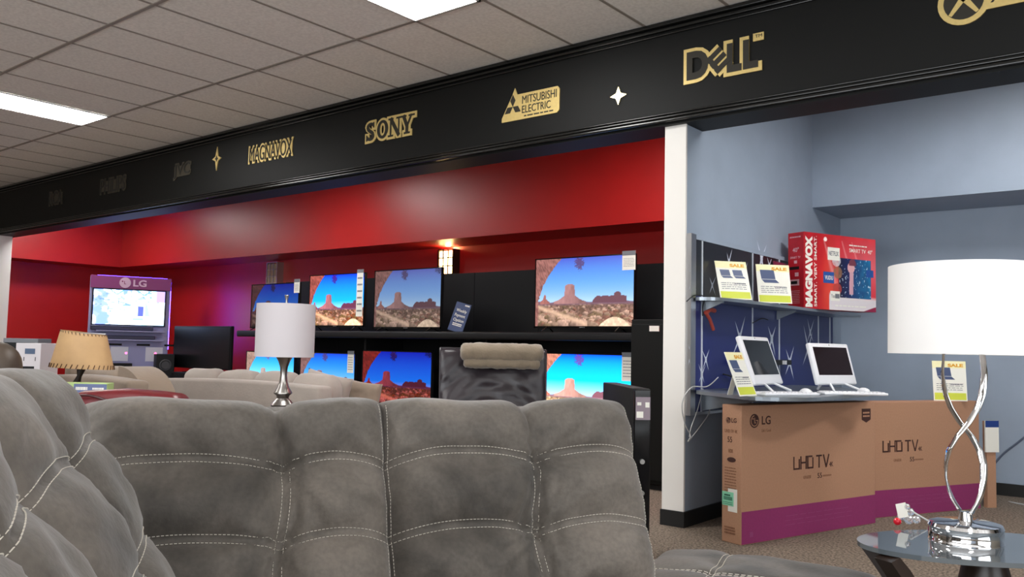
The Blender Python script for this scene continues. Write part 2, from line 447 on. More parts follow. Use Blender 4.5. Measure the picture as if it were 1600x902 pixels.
# serif letters
t = plaque('logo_plaque', 'gold plaque of four fat serif capitals in the middle of the header', -5.79, 2.95)
def serif4(bm, e, y0, y1):
    H = .165
    s = text_bm('S', .105+2*e, H+2*e, y0-y1, .02+e*.6); s.transform(Matrix.Translation((-e, y0, -e))); merge(bm, s)
    for x, z in ((.004, 0), (.09, H-.05)): stroke(bm, (x+.004, z-e), (x+.004, z+.05+e), .012+2*e, y1, y0)
    o = circ(.21, H/2, .07+e, H/2+e, 32)
    t_ = B(); inn = circ(.21, H/2, max(.034-e, .004), max(H/2-.025-e, .004), 32)
    a = [t_.verts.new((x, y1, z)) for x, z in o]; b2 = [t_.verts.new((x, y1, z)) for x, z in inn]
    a2 = [t_.verts.new((x, y0, z)) for x, z in o]
    for i in range(32):
        j = (i+1) % 32; t_.faces.new((a[i], a[j], b2[j], b2[i])); t_.faces.new((a[i], a2[i], a2[j], a[j]))
    merge(bm, t_)
    for x in (.315, .415): stroke(bm, (x, -e), (x, H+e), .016+2*e, y1, y0)
    stroke(bm, (.31, H), (.42, 0), .036+2*e, y1, y0)
    for x, z in ((.315, .008), (.315, H-.008), (.415, H-.008)): stroke(bm, (x-.032-e, z), (x+.032+e, z), .016+2*e, y1, y0)
    stroke(bm, (.47, H), (.515, .07), .034+2*e, y1, y0); stroke(bm, (.57, H), (.52, .07), .018+2*e, y1, y0)
    stroke(bm, (.517, -e), (.517, .08), .032+2*e, y1, y0)
    for x, z in ((.47, H-.008), (.57, H-.008), (.517, .008)): stroke(bm, (x-.036-e, z), (x+.036+e, z), .016+2*e, y1, y0)
g = B(); serif4(g, .021, 0, -.008); obj('plate', g, m_gold, t)
g = B(); serif4(g, 0, -.008, -.012); obj('lettering', g, m_inkgold, t)
# three-diamond plaque
t = plaque('logo_plaque', 'gold plaque with three dark diamonds and two lines of capitals', -4.22, 2.885)
W, H = .55, .20
g = B(); prism(g, [(0, 0), (W-.02, 0), (W, .02), (W, H-.02), (W-.02, H), (.15, H), (.125, H+.055), (.1, H), (0, .03)], -.008, 0); obj('plate', g, m_gold, t)
g = B(); cx, cz, a = .108, .11, .052
for k in range(3):
    an = PI/2+k*2*PI/3
    c_ = lambda r, t_: (cx+r*math.cos(t_), cz+r*1.05*math.sin(t_))
    prism(g, [(cx, cz), c_(a, an-.52), c_(a*1.74, an), c_(a, an+.52)], -.010, -.0079)
put_text(g, 'MITSUBISHI', .2, .118, .325, .062, -.008, .003, .0); put_text(g, 'ELECTRIC', .2, .045, .27, .058, -.008, .003, 0)
rows(g, .22, .012, .28, .02, 1, -.0081)
obj('lettering', g, m_inkgold, t)
# slanted-E plaque
t = plaque('logo_plaque', 'large gold outlined plaque of four block letters, the second one tilted', -2.63, 2.93)
def dell(bm, e, y0, y1):
    q = [('D', 0, 0, .155, .19, 0), ('L', .285, 0, .10, .19, 0), ('L', .395, 0, .10, .19, 0)]
    for n_, (s, x, z, w_, h_, r_) in enumerate(q):
        tt = text_bm(s, w_+2*e, h_+2*e, y0-y1+.0004*n_+.0002, .05+e*.5); tt.transform(Matrix.Translation((x-e, y0, z-e))); merge(bm, tt)
    c = Matrix.Translation((.225, 0, .095)) @ Matrix.Rotation(R(-38), 4, 'Y') @ Matrix.Translation((-.06, 0, -.068))
    for (p, q2) in (((.02, 0), (.02, .136)), ((0, .018), (.12, .018)), ((0, .068), (.12, .068)), ((0, .118), (.12, .118))):
        stroke(bm, p, q2, .034+2*e, y1, y0, c)
g = B(); dell(g, .024, 0, -.008); box(g, (.46, -.008, .17), (.53, 0, .22)); obj('plate', g, m_gold, t)
g = B(); dell(g, 0, -.008, -.012); put_text(g, 'TM', .475, .19, .045, .02, -.008, .002); obj('lettering', g, m_inkgold, t)
# ball plaque
t = plaque('logo_plaque', 'gold plaque at top right corner, round emblem with a cross and capitals', -1.1, 2.94)
g = B(); prism(g, circ(.13, .13, .13), -.008, 0); prism(g, [(.13, .06), (.9, .06), (.9, .21), (.13, .21)], -.0079, 0); obj('plate', g, m_gold, t)
g = B(); prism(g, circ(.13, .13, .10), -.010, -.0079); put_text(g, 'XBOX 360', .26, .09, .6, .1, -.008, .003, -.01); obj('lettering', g, m_inkgold, t)
g = B(); 
for s in (-1, 1):
    prism(g, [(.13-s*.075, .065), (.13-s*.06, .055), (.13+s*.015, .14), (.13+s*.07, .2), (.13+s*.04, .21), (.13-s*.02, .15)], -.012, -.0101)
obj('emblem', g, m_gold, t)
def star(bm, cx, cz, r, rh, y0, y1, th=.16):
    pts = []
    for k in range(8):
        a = k*PI/4
        rr = (rh if k in (0, 4) else r) if k % 2 == 0 else min(r, rh)*th*1.4
        pts.append((cx+rr*math.cos(a), cz+rr*math.sin(a)))
    prism(bm, pts, y0, y1)
t = thing('star_ornament', 'tall four pointed gold star with dark middle left of centre on the header', 'sign ornament', (-8.17, FY-.001, 3.09), 0, 'gold stars on the black header')
g = B(); star(g, 0, 0, .13, .085, -.01, 0, .3); obj('plate', g, m_gold, t)
g = B(); star(g, 0, 0, .035, .03, -.013, -.0101, .4); obj('center', g, m_inkgold, t)
t = thing('star_ornament', 'small bright four pointed gold star left of the tilted letter plaque', 'sign ornament', (-3.16, FY-.001, 2.92), 0, 'gold stars on the black header')
g = B(); star(g, 0, 0, .065, .065, -.01, 0, .28); obj('plate', g, mat('polished_gold', srgb(250, 236, 170), .2, metal=1), t)

# ---------------------------------------------------------------- television pictures
def desert(u, v):
    asp = 1.78; n1 = vnoise(u*asp, v, 14, 1); n2 = vnoise(u*asp, v, 34, 2); n3 = vnoise(u*asp, v, 70, 3)
    t = np.clip((v-.37)/.63, 0, 1)[:, None]
    C = lin(140, 190, 232)*(1-t)**4+lin(40, 150, 226)*((1-t)**3-(1-t)**4)+lin(16, 140, 228)*(3*t*(1-t)**2+3*t*t*(1-t)*.75)+lin(14, 50, 190)*(t**3+.75*t*t*(1-t))
    hz = .365+.01*np.sin(u*30)
    gm = np.clip((hz-v)/.01, 0, 1)
    k = n1*.5+n2*.35+n3*.25
    G = lin(146, 108, 90)*(.1+1.6*k[:, None]**2)
    G = mixc(G, ((n1 > .62)*(v > .1)).astype(float)*.7, lin(74, 52, 34))
    q = random.Random(8)
    for i in range(170):
        vy = .34*(1-(i/170)**.8)+.0; sz = .012+.055*(1-vy/.34)*q.uniform(.4, 1); ux = q.uniform(0, 1)
        du_ = (u-ux)/sz; dv_ = (v-vy)/(sz*1.1); rr = du_**2+dv_**2+.9*(n3-.5)
        lit = np.clip(.62+.45*dv_+.25*du_, .12, 1.25)[:, None]
        c = lin(*q.choice([(176, 140, 118), (150, 120, 96), (120, 96, 66), (196, 156, 130), (132, 84, 64)]))
        G = np.where((rr < 1)[:, None], c*lit*(.6+.7*n2[:, None]), G)
    path = np.exp(-((v-(.30-.5*u))/.035)**2)*(u < .55); G = mixc(G, path*.7, lin(214, 176, 140))
    rock = ((v < .13-.9*(u-.82)**2*6) & (u > .62)).astype(float); G = mixc(G, rock, lin(226, 196, 160)*(.7+.5*n2[:, None]))
    far = np.clip((v-.30)/.03, 0, 1)[:, None]; G = G*(1-far)+lin(104, 74, 90)*far
    C = C*(1-gm[:, None])+G*gm[:, None]
    def butte(C, cx, w_, top, sk, col):
        body = ((np.abs(u-cx) < w_*(1-.9*(v-.36))) & (v < top-.035*((u-cx)/w_)**2-.02*((u-cx)/w_)**6)).astype(float)
        sl = (v < .365+np.clip((sk*w_-np.abs(u-cx))/(sk*w_), 0, 1)**1.6*(top-.36)*.62) & (v > .33)
        m_ = np.clip(body*(v > .345)+sl*(np.abs(u-cx) < sk*w_), 0, 1)
        return mixc(C, m_, np.asarray(col)*(.8+.35*vnoise(u*3, v*.8, 20, 5)[:, None])*np.clip(1.1-4*(u-cx), .7, 1.2)[:, None])
    C = butte(C, .365, .062, .62, 2.7, lin(142, 98, 96))
    C = butte(C, .10, .016, .47, 3.4, lin(140, 80, 72))
    mesa = ((u > .60) & (u < .93) & (v < .435+.004*np.sin(u*80)) & (v > .34) & (v < .37+(u-.60)*1.6)); C = mixc(C, mesa.astype(float), lin(92, 54, 66))
    C = mixc(C, ((((u-.845)/.035)**2+((v-.45)/.04)**2) < 1).astype(float), lin(92, 56, 66))
    arch = (.03+.24*np.clip((v-.33)/.67, 0, 1)**1.7+.012*(n2-.5)) - u
    C = mixc(C, (arch > 0).astype(float), lin(128, 78, 70)*(.45+1.1*vnoise(u*3+v, v*.6, 40, 7)[:, None]))
    fol = np.exp(-(((u-.46)/.055)**2+((v-.92)/.11)**2))*1.6*(.3+n3) > .62
    C = mixc(C, fol.astype(float)*.85, lin(70, 40, 80))
    fol2 = (np.exp(-(((u-.98)/.09)**2+((v-.99)/.12)**2))*1.5*(.3+n3) > .7); C = mixc(C, fol2.astype(float)*.8, lin(40, 36, 70))
    return C
ME_TV = picture_grid('screen_picture', desert, 200, 112)

def make_tv(label, x0, x1, z0, z1, y, m, shelf_z, group, rz=0, tilt=0):
    W = x1-x0; H = z1-z0; cx = (x0+x1)/2
    t = thing('television', label, 'television', (cx, y, shelf_z), rz, group)
    zb = z0-shelf_z
    f = B()
    box(f, (-W/2, -.005, zb), (W/2, .03, zb+H), .004)
    box(f, (-W/2+.2*W, .03, zb+.1*H), (W/2-.2*W, .07, zb+.6*H), .01)
    obj('housing', f, m_blackm, t)
    f = B(); bw = .012
    for lo, hi in (((-W/2, -.012, zb), (W/2, -.004, zb+.022)), ((-W/2, -.012, zb+H-bw), (W/2, -.004, zb+H)), ((-W/2, -.012, zb), (-W/2+bw, -.004, zb+H)), ((W/2-bw, -.012, zb), (W/2, -.004, zb+H))): box(f, lo, hi)
    obj('bezel', f, m_gloss, t)
    pic_obj('screen', ME_TV, m, t, (-W/2+bw, -.0065, zb+.022), (W-2*bw, H-bw-.022))
    lg = B(); box(lg, (-.035, -.014, zb+.006), (.035, -.0121, zb+.015)); obj('badge', lg, m_alu, t)
    for s in (-1, 1):
        l = B(); xx = s*W*.36
        tube(l, [(xx, 0, zb+.02), (xx+s*.01, -.1, .008)], .007, 8); tube(l, [(xx, .01, zb+.02), (xx+s*.01, .11, .008)], .007, 8)
        obj('foot', l, m_gloss, t)
    return t
US, LS = 1.31, .36
GU = 'televisions on the upper black shelf'; GL = 'televisions on the lower black shelf'
sm = lambda n, g_, t_=(1, 1, 1), gm=1.0, s=1.0: screen_mat(n, g_, t_, gm, s)
TVU = [make_tv('dim television partly behind the small lamp, upper shelf, left end', -10.70, -9.60, 1.345, 1.975, 7.3, sm('screen_dim', .35, (.8, .8, 1.15), 1.3), US, GU),
 make_tv('brightest vivid television on the upper shelf, right of the small lamp shade', -9.38, -8.27, 1.365, 2.06, 7.3, sm('screen_vivid', 1.7, (1.0, 1.0, 1.2), 1.1, 1.15), US, GU),
 make_tv('muted brownish television on the upper shelf left of the blue card', -8.09, -6.93, 1.345, 2.07, 7.3, sm('screen_muted', .55, (1, .95, .95), .95, .8), US, GU),
 make_tv('large television alone on the right of the upper shelf', -5.56, -4.33, 1.355, 2.095, 7.3, sm('screen_right', 1.0, (1.08, 1, 1.0), .92, .9), US, GU)]
TVL = [make_tv('bright cyan television on the lower shelf under the small lamp shade', -10.76, -9.64, .42, 1.02, 7.3, sm('screen_cyan', 1.4, (.8, 1.15, 1.1), .8), LS, GL),
 make_tv('television on the lower shelf showing above the right of the cream sofa', -9.52, -8.40, .42, 1.03, 7.3, sm('screen_blue', .95, (.8, 1, 1.15), .9), LS, GL),
 make_tv('deep red and blue television on the lower shelf left of the leather recliner', -8.27, -7.05, .42, 1.075, 7.3, sm('screen_deep', .62, (1.35, .62, 1.2), 1.25, 1.2), LS, GL),
 make_tv('very bright turquoise television on the lower shelf right of the leather recliner', -5.53, -4.33, .42, 1.10, 7.3, sm('screen_turquoise', 2.3, (1, 1.15, 1.0), .9, 1.1), LS, GL)]

# wall of black panels and the two shelves
t = thing('slat_wall', 'wall of matte black panels behind the row of televisions', 'display panel', (-7.1, 7.95, 0))
PX = [-3.7, -2.42, -1.1, .1, 1.1, 2.22, 3.25]
for a, c in zip(PX, PX[1:]):
    obj('panel', box(B(), (a+.004, 0, .08), (c-.004, .04, 2.06), .003), m_blackm, t)
f = B()
for a in PX[1:-1]: box(f, (a-.004, .01, .08), (a+.004, .03, 2.06))
obj('joint_strip', f, mat('dark_strip', srgb(50, 50, 52), .3, metal=.6), t)
t = thing('wall_shelf', 'long thick black shelf carrying the upper row of televisions', 'shelf', (-7.25, 7.5, 1.225), 0, 'black shelves for televisions')
obj('board', box(B(), (-3.56, -.36, 0), (3.9, .44, .085), .02, 3), m_blackm, t, True)
for x in (-3, -1, 1, 3): obj('bracket', prism(B(), [(0, 0), (.03, 0), (.03, -.16), (0, -.16)], -.2, .44, Matrix.Translation((x, 0, 0))), m_blackm, t)
t = thing('wall_shelf', 'low black shelf carrying the lower row of televisions', 'shelf', (-7.25, 7.5, 0), 0, 'black shelves for televisions')
obj('board', box(B(), (-3.56, -.36, .27), (3.9, .44, .355), .02, 3), m_blackm, t, True)
for x in (-3.4, -1, 1.4, 3.7): obj('support', box(B(), (x-.02, -.3, 0), (x+.02, .42, .27)), m_blackm, t)

# price tags hung on television corners
def tag_card(label, x, z, y, w_=.11, h_=.26):
    t = thing('price_tag', label, 'price tag', (x, y, z), 0, 'price tags on televisions')
    obj('card', box(B(), (0, -.003, 0), (w_, 0, h_)), m_paper, t)
    obj('header', box(B(), (0, -.0045, h_-.045), (w_, -.0031, h_)), m_grey_ink, t)
    g = B(); rows(g, .015, .03, w_-.03, h_-.1, 6, -.0035, .25, 5); obj('print', g, m_grey_ink, t)
YT = 7.283
tag_card('white price tag on the dim television behind the small lamp', -9.70, 1.83, YT, .12, .19)
tag_card('long white price tag down the right side of the vivid television', -8.41, 1.50, YT, .12, .60)
tag_card('white price tag on the large right upper television', -4.47, 1.93, YT, .15, .19)
tag_card('white price tag on the lower television above the cream sofa', -8.54, .78, YT, .12, .28)
tag_card('white price tag on the turquoise lower television', -4.46, .84, YT, .12, .28)

# blue payment cards
def pay_card(label, loc, rz, sc=1):
    t = thing('payment_card', label, 'sign card', loc, rz, 'blue payment cards')
    mt = Matrix.Rotation(R(-12), 4, 'X') @ Matrix.Rotation(R(13), 4, 'Y') @ Matrix.Scale(sc, 4)
    obj('card', box(B(), (-.09, -.003, 0), (.09, 0, .27), mx=mt), mat('navy_card', srgb(34, 56, 104), .4), t)
    g = B()
    for i, s in enumerate(('Weekly', 'Payment', 'Option')): put_text(g, s, -.062, .175-.045*i, .125, .036, -.0031, .0015, 0, mt)
    rows(g, -.055, .05, .11, .03, 2, -.0032, .6, 3, mt); rows(g, .02, .245, .055, .014, 1, -.0031, .9, 4, mt)
    obj('lettering', g, m_paper, t)
    obj('easel', prism(B(), [(-.02, 0), (.02, 0), (.02, .16), (-.02, .16)], .0, .006, Matrix.Translation((0, .115, 0)) @ Matrix.Rotation(R(18), 4, 'X')), m_paper, t)
pay_card('dark blue card reading Weekly Payment Option on the upper shelf', (-6.62, 7.2, 1.313), R(4), 1.25)
pay_card('half hidden lilac card low beside the left edge of the recliner', (-6.80, 7.3, .36), R(4), 1.5)
t = thing('leaflet', 'folded white leaflet poking out left of the leather recliner', 'leaflet', (-6.62, 7.2, .36))
g = B(); box(g, (-.12, 0, .36), (.1, .012, .62), mx=Matrix.Rotation(R(24), 4, 'Y')); obj('pages', g, m_paper, t)
g = B(); box(g, (-.03, -.008, .38), (.09, -.001, .5), mx=Matrix.Rotation(R(24), 4, 'Y')); obj('print', g, m_grey_ink, t)
obj('holder', box(B(), (-.1, .02, 0), (.24, .05, .5)), m_blackm, t)

# wall sconces
def sconce(label, x, lit):
    t = thing('wall_sconce', label, 'wall lamp', (x, YB, 2.07), 0, 'mission style wall sconces')
    w_, h_, d_ = .13, .32, .12
    f = B(); fm = .012
    for s in (-1, 1): box(f, (s*w_-fm, -d_, 0), (s*w_+fm, 0, h_))
    for z in (0, h_*.33, h_*.66, h_): box(f, (-w_, -d_-.002, z-fm/2), (w_, -d_+.008, z+fm/2)); box(f, (w_-.004, -d_, z-fm/2), (w_+.006, 0, z+fm/2)); box(f, (-w_-.006, -d_, z-fm/2), (-w_+.004, 0, z+fm/2))
    for xx in (-w_/3, w_/3): box(f, (xx-fm/2, -d_-.002, 0), (xx+fm/2, -d_+.008, h_))
    box(f, (-w_, -d_, -.01), (w_, 0, .004))
    obj('frame', f, mat('bronze_sconce_metal', srgb(60, 40, 26), .4, metal=.6) if lit else m_nickel, t)
    gl = box(B(), (-w_+.015, -d_+.012, .01), (w_-.015, -.01, h_-.02))
    obj('glass', gl, mat('lit_sconce_glass', srgb(255, 220, 150), .4, emit=(1, .62, .25, 11)) if lit else mat('unlit_sconce_glass', srgb(170, 150, 120), .3), t)
    if lit:
        l = bpy.data.lights.new('sconce_bulb', 'POINT'); l.energy = 14; l.color = (1, .62, .25); l.shadow_soft_size = .05
        lo = bpy.data.objects.new('sconce_bulb', l); COL.objects.link(lo); lo.parent = t; lo.location = (.0, -.07, h_+.06)
sconce('lit amber lantern sconce on the red wall in the middle', -7.58, True)
sconce('unlit silvery sconce on the red wall above the dim television', -11.28, False)

# right end of the television wall: black cabinet, boxed set on top
t = thing('storage_cabinet', 'tall black cabinet with small white tag just left of white partition end', 'cabinet', (-3.33, 6.55, 0))
obj('body', box(B(), (-.44, -.25, .05), (.47, .3, 1.40), .006), m_black, t)
obj('door', box(B(), (-.43, -.27, .08), (-.01, -.251, 1.36), .004), m_black, t); obj('door', box(B(), (.01, -.27, .08), (.46, -.251, 1.36), .004), m_black, t)
obj('plinth', box(B(), (-.42, -.22, 0), (.45, .28, .05)), m_blackm, t)
finish(obj('price_sticker', box(B(), (-3.58, 6.269, 1.30), (-3.49, 6.279, 1.345)), m_paper), 'small white sticker on the tall black cabinet', 'sticker')
t = thing('television_box', 'sliver of a pinkish boxed television beside the white partition end', 'box', (-3.33, 6.6, 1.40))
obj('carton', box(B(), (-.22, -.09, 0), (.44, .09, .62), .003), mat('pink_print', srgb(196, 110, 128), .5, noise_amt=.6, noise_scale=6), t)
t = thing('speaker_tower', 'narrow black tower with glossy front and stickers right of the front cushions', 'cabinet', plan(.604, 4.2), PLAN_A+R(5))
obj('body', box(B(), (0, .02, .0), (.085, .78, .95), .006), m_blackm, t, True)
obj('front_panel', box(B(), (.002, 0, .02), (.083, .0195, .945), .004), m_gloss, t)
g = B(); box(g, (.008, -.004, .80), (.08, -.0002, .91)); obj('sticker', g, mat('dusty_lilac_label', srgb(140, 126, 136), .5), t)
g = B(); box(g, (.012, -.006, .81), (.045, -.0042, .84)); box(g, (.055, -.006, .86), (.075, -.0042, .885)); box(g, (.015, -.006, .87), (.035, -.0042, .885)); obj('label', g, m_paper, t)
for z in (.6, .45): obj('knob', lathe(B(), [(.001, 0), (.012, 0), (.012, .012), (.001, .012)], 16, Matrix.Translation((.042, 0, z)) @ Matrix.Rotation(R(90), 4, 'X')), m_nickel, t)
for z in (.25,): obj('port', prism(B(), circ(.042, z, .03), -.003, 0), m_blackm, t)

# off television left
t = thing('television_stand', 'black console under the dark switched off television', 'console', (-12.0, 7.5, 0))
obj('body', box(B(), (-.60, -.3, .05), (.80, .3, .66), .01), m_blackm, t); obj('plinth', box(B(), (-.57, -.25, 0), (.77, .28, .05)), m_blackm, t)
t = thing('television', 'large dark switched off television between kiosk and lit televisions', 'television', (-12.13, 7.4, .66))
obj('housing', box(B(), (-.80, 0, .06), (.80, .05, .72), .008), m_blackm, t); obj('screen', box(B(), (-.78, -.006, .08), (.78, -.0005, .70)), mat('dark_dull_screen', srgb(8, 8, 9), .3), t)
obj('stand', box(box(B(), (-.3, -.12, 0), (.3, .16, .012)), (-.05, .02, .01), (.05, .05, .1)), m_blackm, t)

# ---------------------------------------------------------------- LG kiosk
P0 = plan((140-800)/FPX*13.6, 13.6); P1 = plan((266-800)/FPX*14.2, 14.2)
KA = math.atan2(P1.y-P0.y, P1.x-P0.x); KW = math.hypot(P1.x-P0.x, P1.y-P0.y)
t = thing('display_kiosk', 'tall grey television display stand with magenta header in the red corner', 'display kiosk', ((P0.x+P1.x)/2, (P0.y+P1.y)/2, 0), KA)
m_kiosk = mat('pale_grey_kiosk', srgb(158, 158, 200), .5)
a = KW/2; HT = 2.16
obj('back_panel', box(B(), (-a, 0, .02), (a, .1, HT), .01), m_kiosk, t)
obj('header', box(B(), (-a, -.04, HT-.2), (a, -.001, HT), .004), mat('magenta_header', srgb(122, 38, 98), .4, emit=(.4, .05, .28, .08)), t)
g = B(); prism(g, circ(-.1, HT-.1, .085), -.044, -.0401); put_text(g, 'LG', .02, HT-.155, .2, .11, -.04, .004, .03); obj('lettering', g, mat('pale_pink_print', srgb(226, 190, 214), .4), t)
g = B(); put_text(g, 'L', -.115, HT-.125, .03, .05, -.0441, .002, .02); prism(g, circ(-.14, HT-.08, .012), -.0455, -.0441); obj('emblem', g, m_purple, t)
for z in (1.27, 1.13, .66): obj('shelf', box(B(), (-a+.1, -.22, z), (a-.1, 0, z+.02)), m_kiosk, t)
obj('base', box(B(), (-a, -.3, 0), (a, .12, .1), .01), m_kiosk, t)
g = B()
for k in range(4): box(g, (-a+.3+k*.42, -.012, 1.05), (-a+.5+k*.42, -.001, 1.08))
obj('clip', g, m_blackm, t)
g = B()
for k in range(3): prism(g, circ(-.47+k*.44, .93, .018, n=12), -.02, -.001)
obj('indicator_lamp', g, mat('pink_led', srgb(255, 90, 150), .4, emit=(1, .12, .35, 3)), t)
g = B()
for k in range(2): box(g, (-.26+k*.52, -.02, .80), (.0+k*.52, -.002, 1.03))
obj('leaflet_panel', g, mat('white_leaflet', srgb(226, 226, 240), .5), t)
def busy(u, v):
    n = vnoise(u*1.8, v, 7, 11); n2 = vnoise(u*1.8, v, 16, 12); n3 = vnoise(u*1.8, v, 30, 13)
    C = np.ones((u.size, 3))*lin(232, 244, 250)
    C = mixc(C, (n > .66)*.8, lin(150, 205, 225))
    C = mixc(C, ((n2 > .72) & (v > .55))*.8, lin(60, 80, 170))
    C = mixc(C, ((n > .45) & (u < .16+.1*n2))*.9, lin(90, 110, 210))
    ln = (np.abs(v-(.62+.1*np.sin(u*5+1))) < .012) & (u > .08) & (u < .7); C = mixc(C, ln*.8, lin(60, 90, 80))
    ln = (np.abs(v-(.40+.05*np.sin(u*6))) < .012) & (u > .1) & (u < .6); C = mixc(C, ln*.7, lin(90, 110, 140))
    for a_ in (.32, .7): C = mixc(C, (np.abs(np.abs(u-a_)*1.5-(v-.86)) < .02) & (v > .86), lin(70, 120, 130))
    C = mixc(C, (u > .62) & (u < .70) & (v > .25) & (v < .55), lin(60, 70, 150))
    C = mixc(C, (u > .72) & (u < .80-(v-.2)*.12) & (v > .25) & (v < .6), lin(130, 220, 190))
    C = mixc(C, (u > .55) & (u < .7) & (v > .14) & (v < .2), lin(120, 160, 140))
    C = mixc(C, (u > .88) & (v > .68), lin(140, 120, 190))
    return C
kt = thing('television', 'blazing white and cyan television mounted on the display kiosk', 'television', t.location + Matrix.Rotation(KA, 3, 'Z') @ Vector((-.02, 0, 1.375)), KA)
tw, th = KW*.88, .565
obj('housing', box(B(), (-tw/2-.02, -.055, -.01), (tw/2+.02, -.0005, th+.02), .006), m_blackm, kt)
pic_obj('screen', picture_grid('kiosk_picture', busy, 160, 90), screen_mat('screen_kiosk', 2.6, (.92, .98, 1.25)), kt, (-tw/2, -.058, .01), (tw, th-.01))
g = B(); box(g, (a+.0005, .03, 1.0), (a+.010, .07, HT-.05)); box(g, (-a+.1, .05, HT+.0005), (a-.05, .09, HT+.008))
obj('light_strip', g, mat('blue_led_strip', srgb(80, 60, 255), .4, emit=(.06, .03, 1, 24)), t)
def on_kiosk(name, label, cat, x, y, z, group=None): return thing(name, label, cat, t.location + Matrix.Rotation(KA, 3, 'Z') @ Vector((x, y, z)), KA, group)
m_bar = mat('indigo_dark_bar', srgb(36, 34, 70), .4)
k1 = on_kiosk('soundbar', 'dark soundbar directly under the kiosk television', 'speaker', -.1, 0, 1.29, 'soundbars on the kiosk')
obj('body', box(B(), (-tw*.45, -.16, .001), (tw*.42, -.06, .075), .015, 3), m_bar, k1, True); obj('grille', box(B(), (-tw*.44, -.163, .01), (tw*.41, -.1601, .068)), m_bar, k1)
k1 = on_kiosk('soundbar', 'slim soundbar on the second shelf of the kiosk', 'speaker', -.1, 0, 1.15, 'soundbars on the kiosk')
obj('body', box(B(), (-tw*.45, -.16, .001), (tw*.45, -.07, .06), .012, 3), m_bar, k1, True); obj('grille', box(B(), (-tw*.44, -.163, .008), (tw*.44, -.1601, .052)), m_bar, k1)
k1 = on_kiosk('disc_player', 'low black player on the bottom shelf of the kiosk', 'player', -.3, 0, .68)
obj('body', box(B(), (-.35, -.2, .001), (.35, -.01, .09), .006), m_blackm, k1); obj('front_panel', box(B(), (-.34, -.206, .01), (.34, -.2001, .08)), m_gloss, k1)
k1 = on_kiosk('speaker_tower', 'black two driver tower speaker at right foot of the kiosk', 'speaker', a-.12, -.50, 0)
obj('cabinet', box(B(), (-.135, -.15, 0), (.135, .15, .93), .01), m_blackm, k1)
for z, r_ in ((.76, .09), (.50, .10)): obj('driver', lathe(B(), [(r_, 0), (r_, .01), (r_*.85, .012), (r_*.3, -.02), (.001, -.005)], 28, Matrix.Translation((0, -.151, z)) @ Matrix.Rotation(R(90), 4, 'X')), mat('driver_rubber', srgb(56, 56, 60), .4), k1, True)

# ---------------------------------------------------------------- blue booth slat panel
SX = -2.655
def ypx(px, py): d = ray(px, py); q = EYE+d*((SX+.03)/d.x); return q.y
t = thing('display_board', 'blue slatwall board with star prints and aluminium strips on the partition', 'display board', (SX, 5.15, 0))
# local frame: x = out of wall, y along the wall
Y1 = 7.93-5.15; Z0, Z1 = .74, 1.92
m_starb = bpy.data.materials.new('navy_star_board'); m_starb.use_nodes = True
b = m_starb.node_tree.nodes['Principled BSDF']; b.inputs['Base Color'].default_value = srgb(22, 34, 104); b.inputs['Roughness'].default_value = .35
m_stard = mat('black_star_board', srgb(20, 24, 32), .3)
obj('upper_board', box(B(), (0, .06, 1.51), (.025, Y1, Z1-.03)), m_stard, t, label='near black upper half')
obj('lower_board', box(B(), (0, .06, Z0), (.025, Y1, 1.51)), m_starb, t, label='deep blue lower half')
f = B(); box(f, (0, -.02, Z0-.02), (.035, .03, Z1)); box(f, (0, .03, Z0-.02), (.028, .062, Z1)); obj('edge_trim', f, m_alu, t)
obj('top_rail', box(B(), (0, .062, Z1-.032), (.03, Y1, Z1)), m_blue, t); obj('bottom_rail', box(B(), (0, .062, Z0-.02), (.03, Y1, Z0-.001)), m_alu, t)
for p in ((1097, 500), (1176, 560), (1218, 560), (1279, 520), (1297, 520)):
    yy = ypx(*p)-5.15
    if 0 < yy < Y1: obj('upright_strip', box(B(), (.0251, yy-.006, Z0), (.032, yy+.006, Z1-.033)), mat('pale_strip', srgb(206, 212, 222), .35), t)
def spark(bm, y, z, r, seed):
    q = random.Random(seed); e = .0256
    for k in range(4):
        an = (55, 125, 235, 305)[k]+q.uniform(-8, 8); rr = r*q.uniform(.75, 1.2)
        c, s = math.cos(R(an)), math.sin(R(an)); n = r*.09
        vs = [bm.verts.new((e, y+c*rr, z+s*rr)), bm.verts.new((e, y-s*n, z+c*n)), bm.verts.new((e, y+s*n, z-c*n))]
        bm.faces.new(vs)
    vs = [bm.verts.new((e+.0003, y+r*.16*math.cos(k*PI/4), z+r*.22*math.sin(k*PI/4))) for k in range(8)]; bm.faces.new(vs)
g = B()
for i, (px, py, r_) in enumerate(((1082, 437, .1), (1113, 446, .08), (1139, 410, .1), (1190, 405, .16), (1202, 415, .1), (1164, 425, .09), (1156, 528, .17), (1206, 530, .16), (1266, 520, .13), (1263, 545, .2), (1080, 553, .09), (1103, 562, .09), (1234, 566, .16), (1097, 585, .08))):
    d = ray(px, py); q = EYE+d*((SX+.026)/d.x)
    spark(g, q.y-5.15, q.z, r_, i)
obj('star_print', g, mat('silver_star', srgb(206, 214, 228), .4), t)
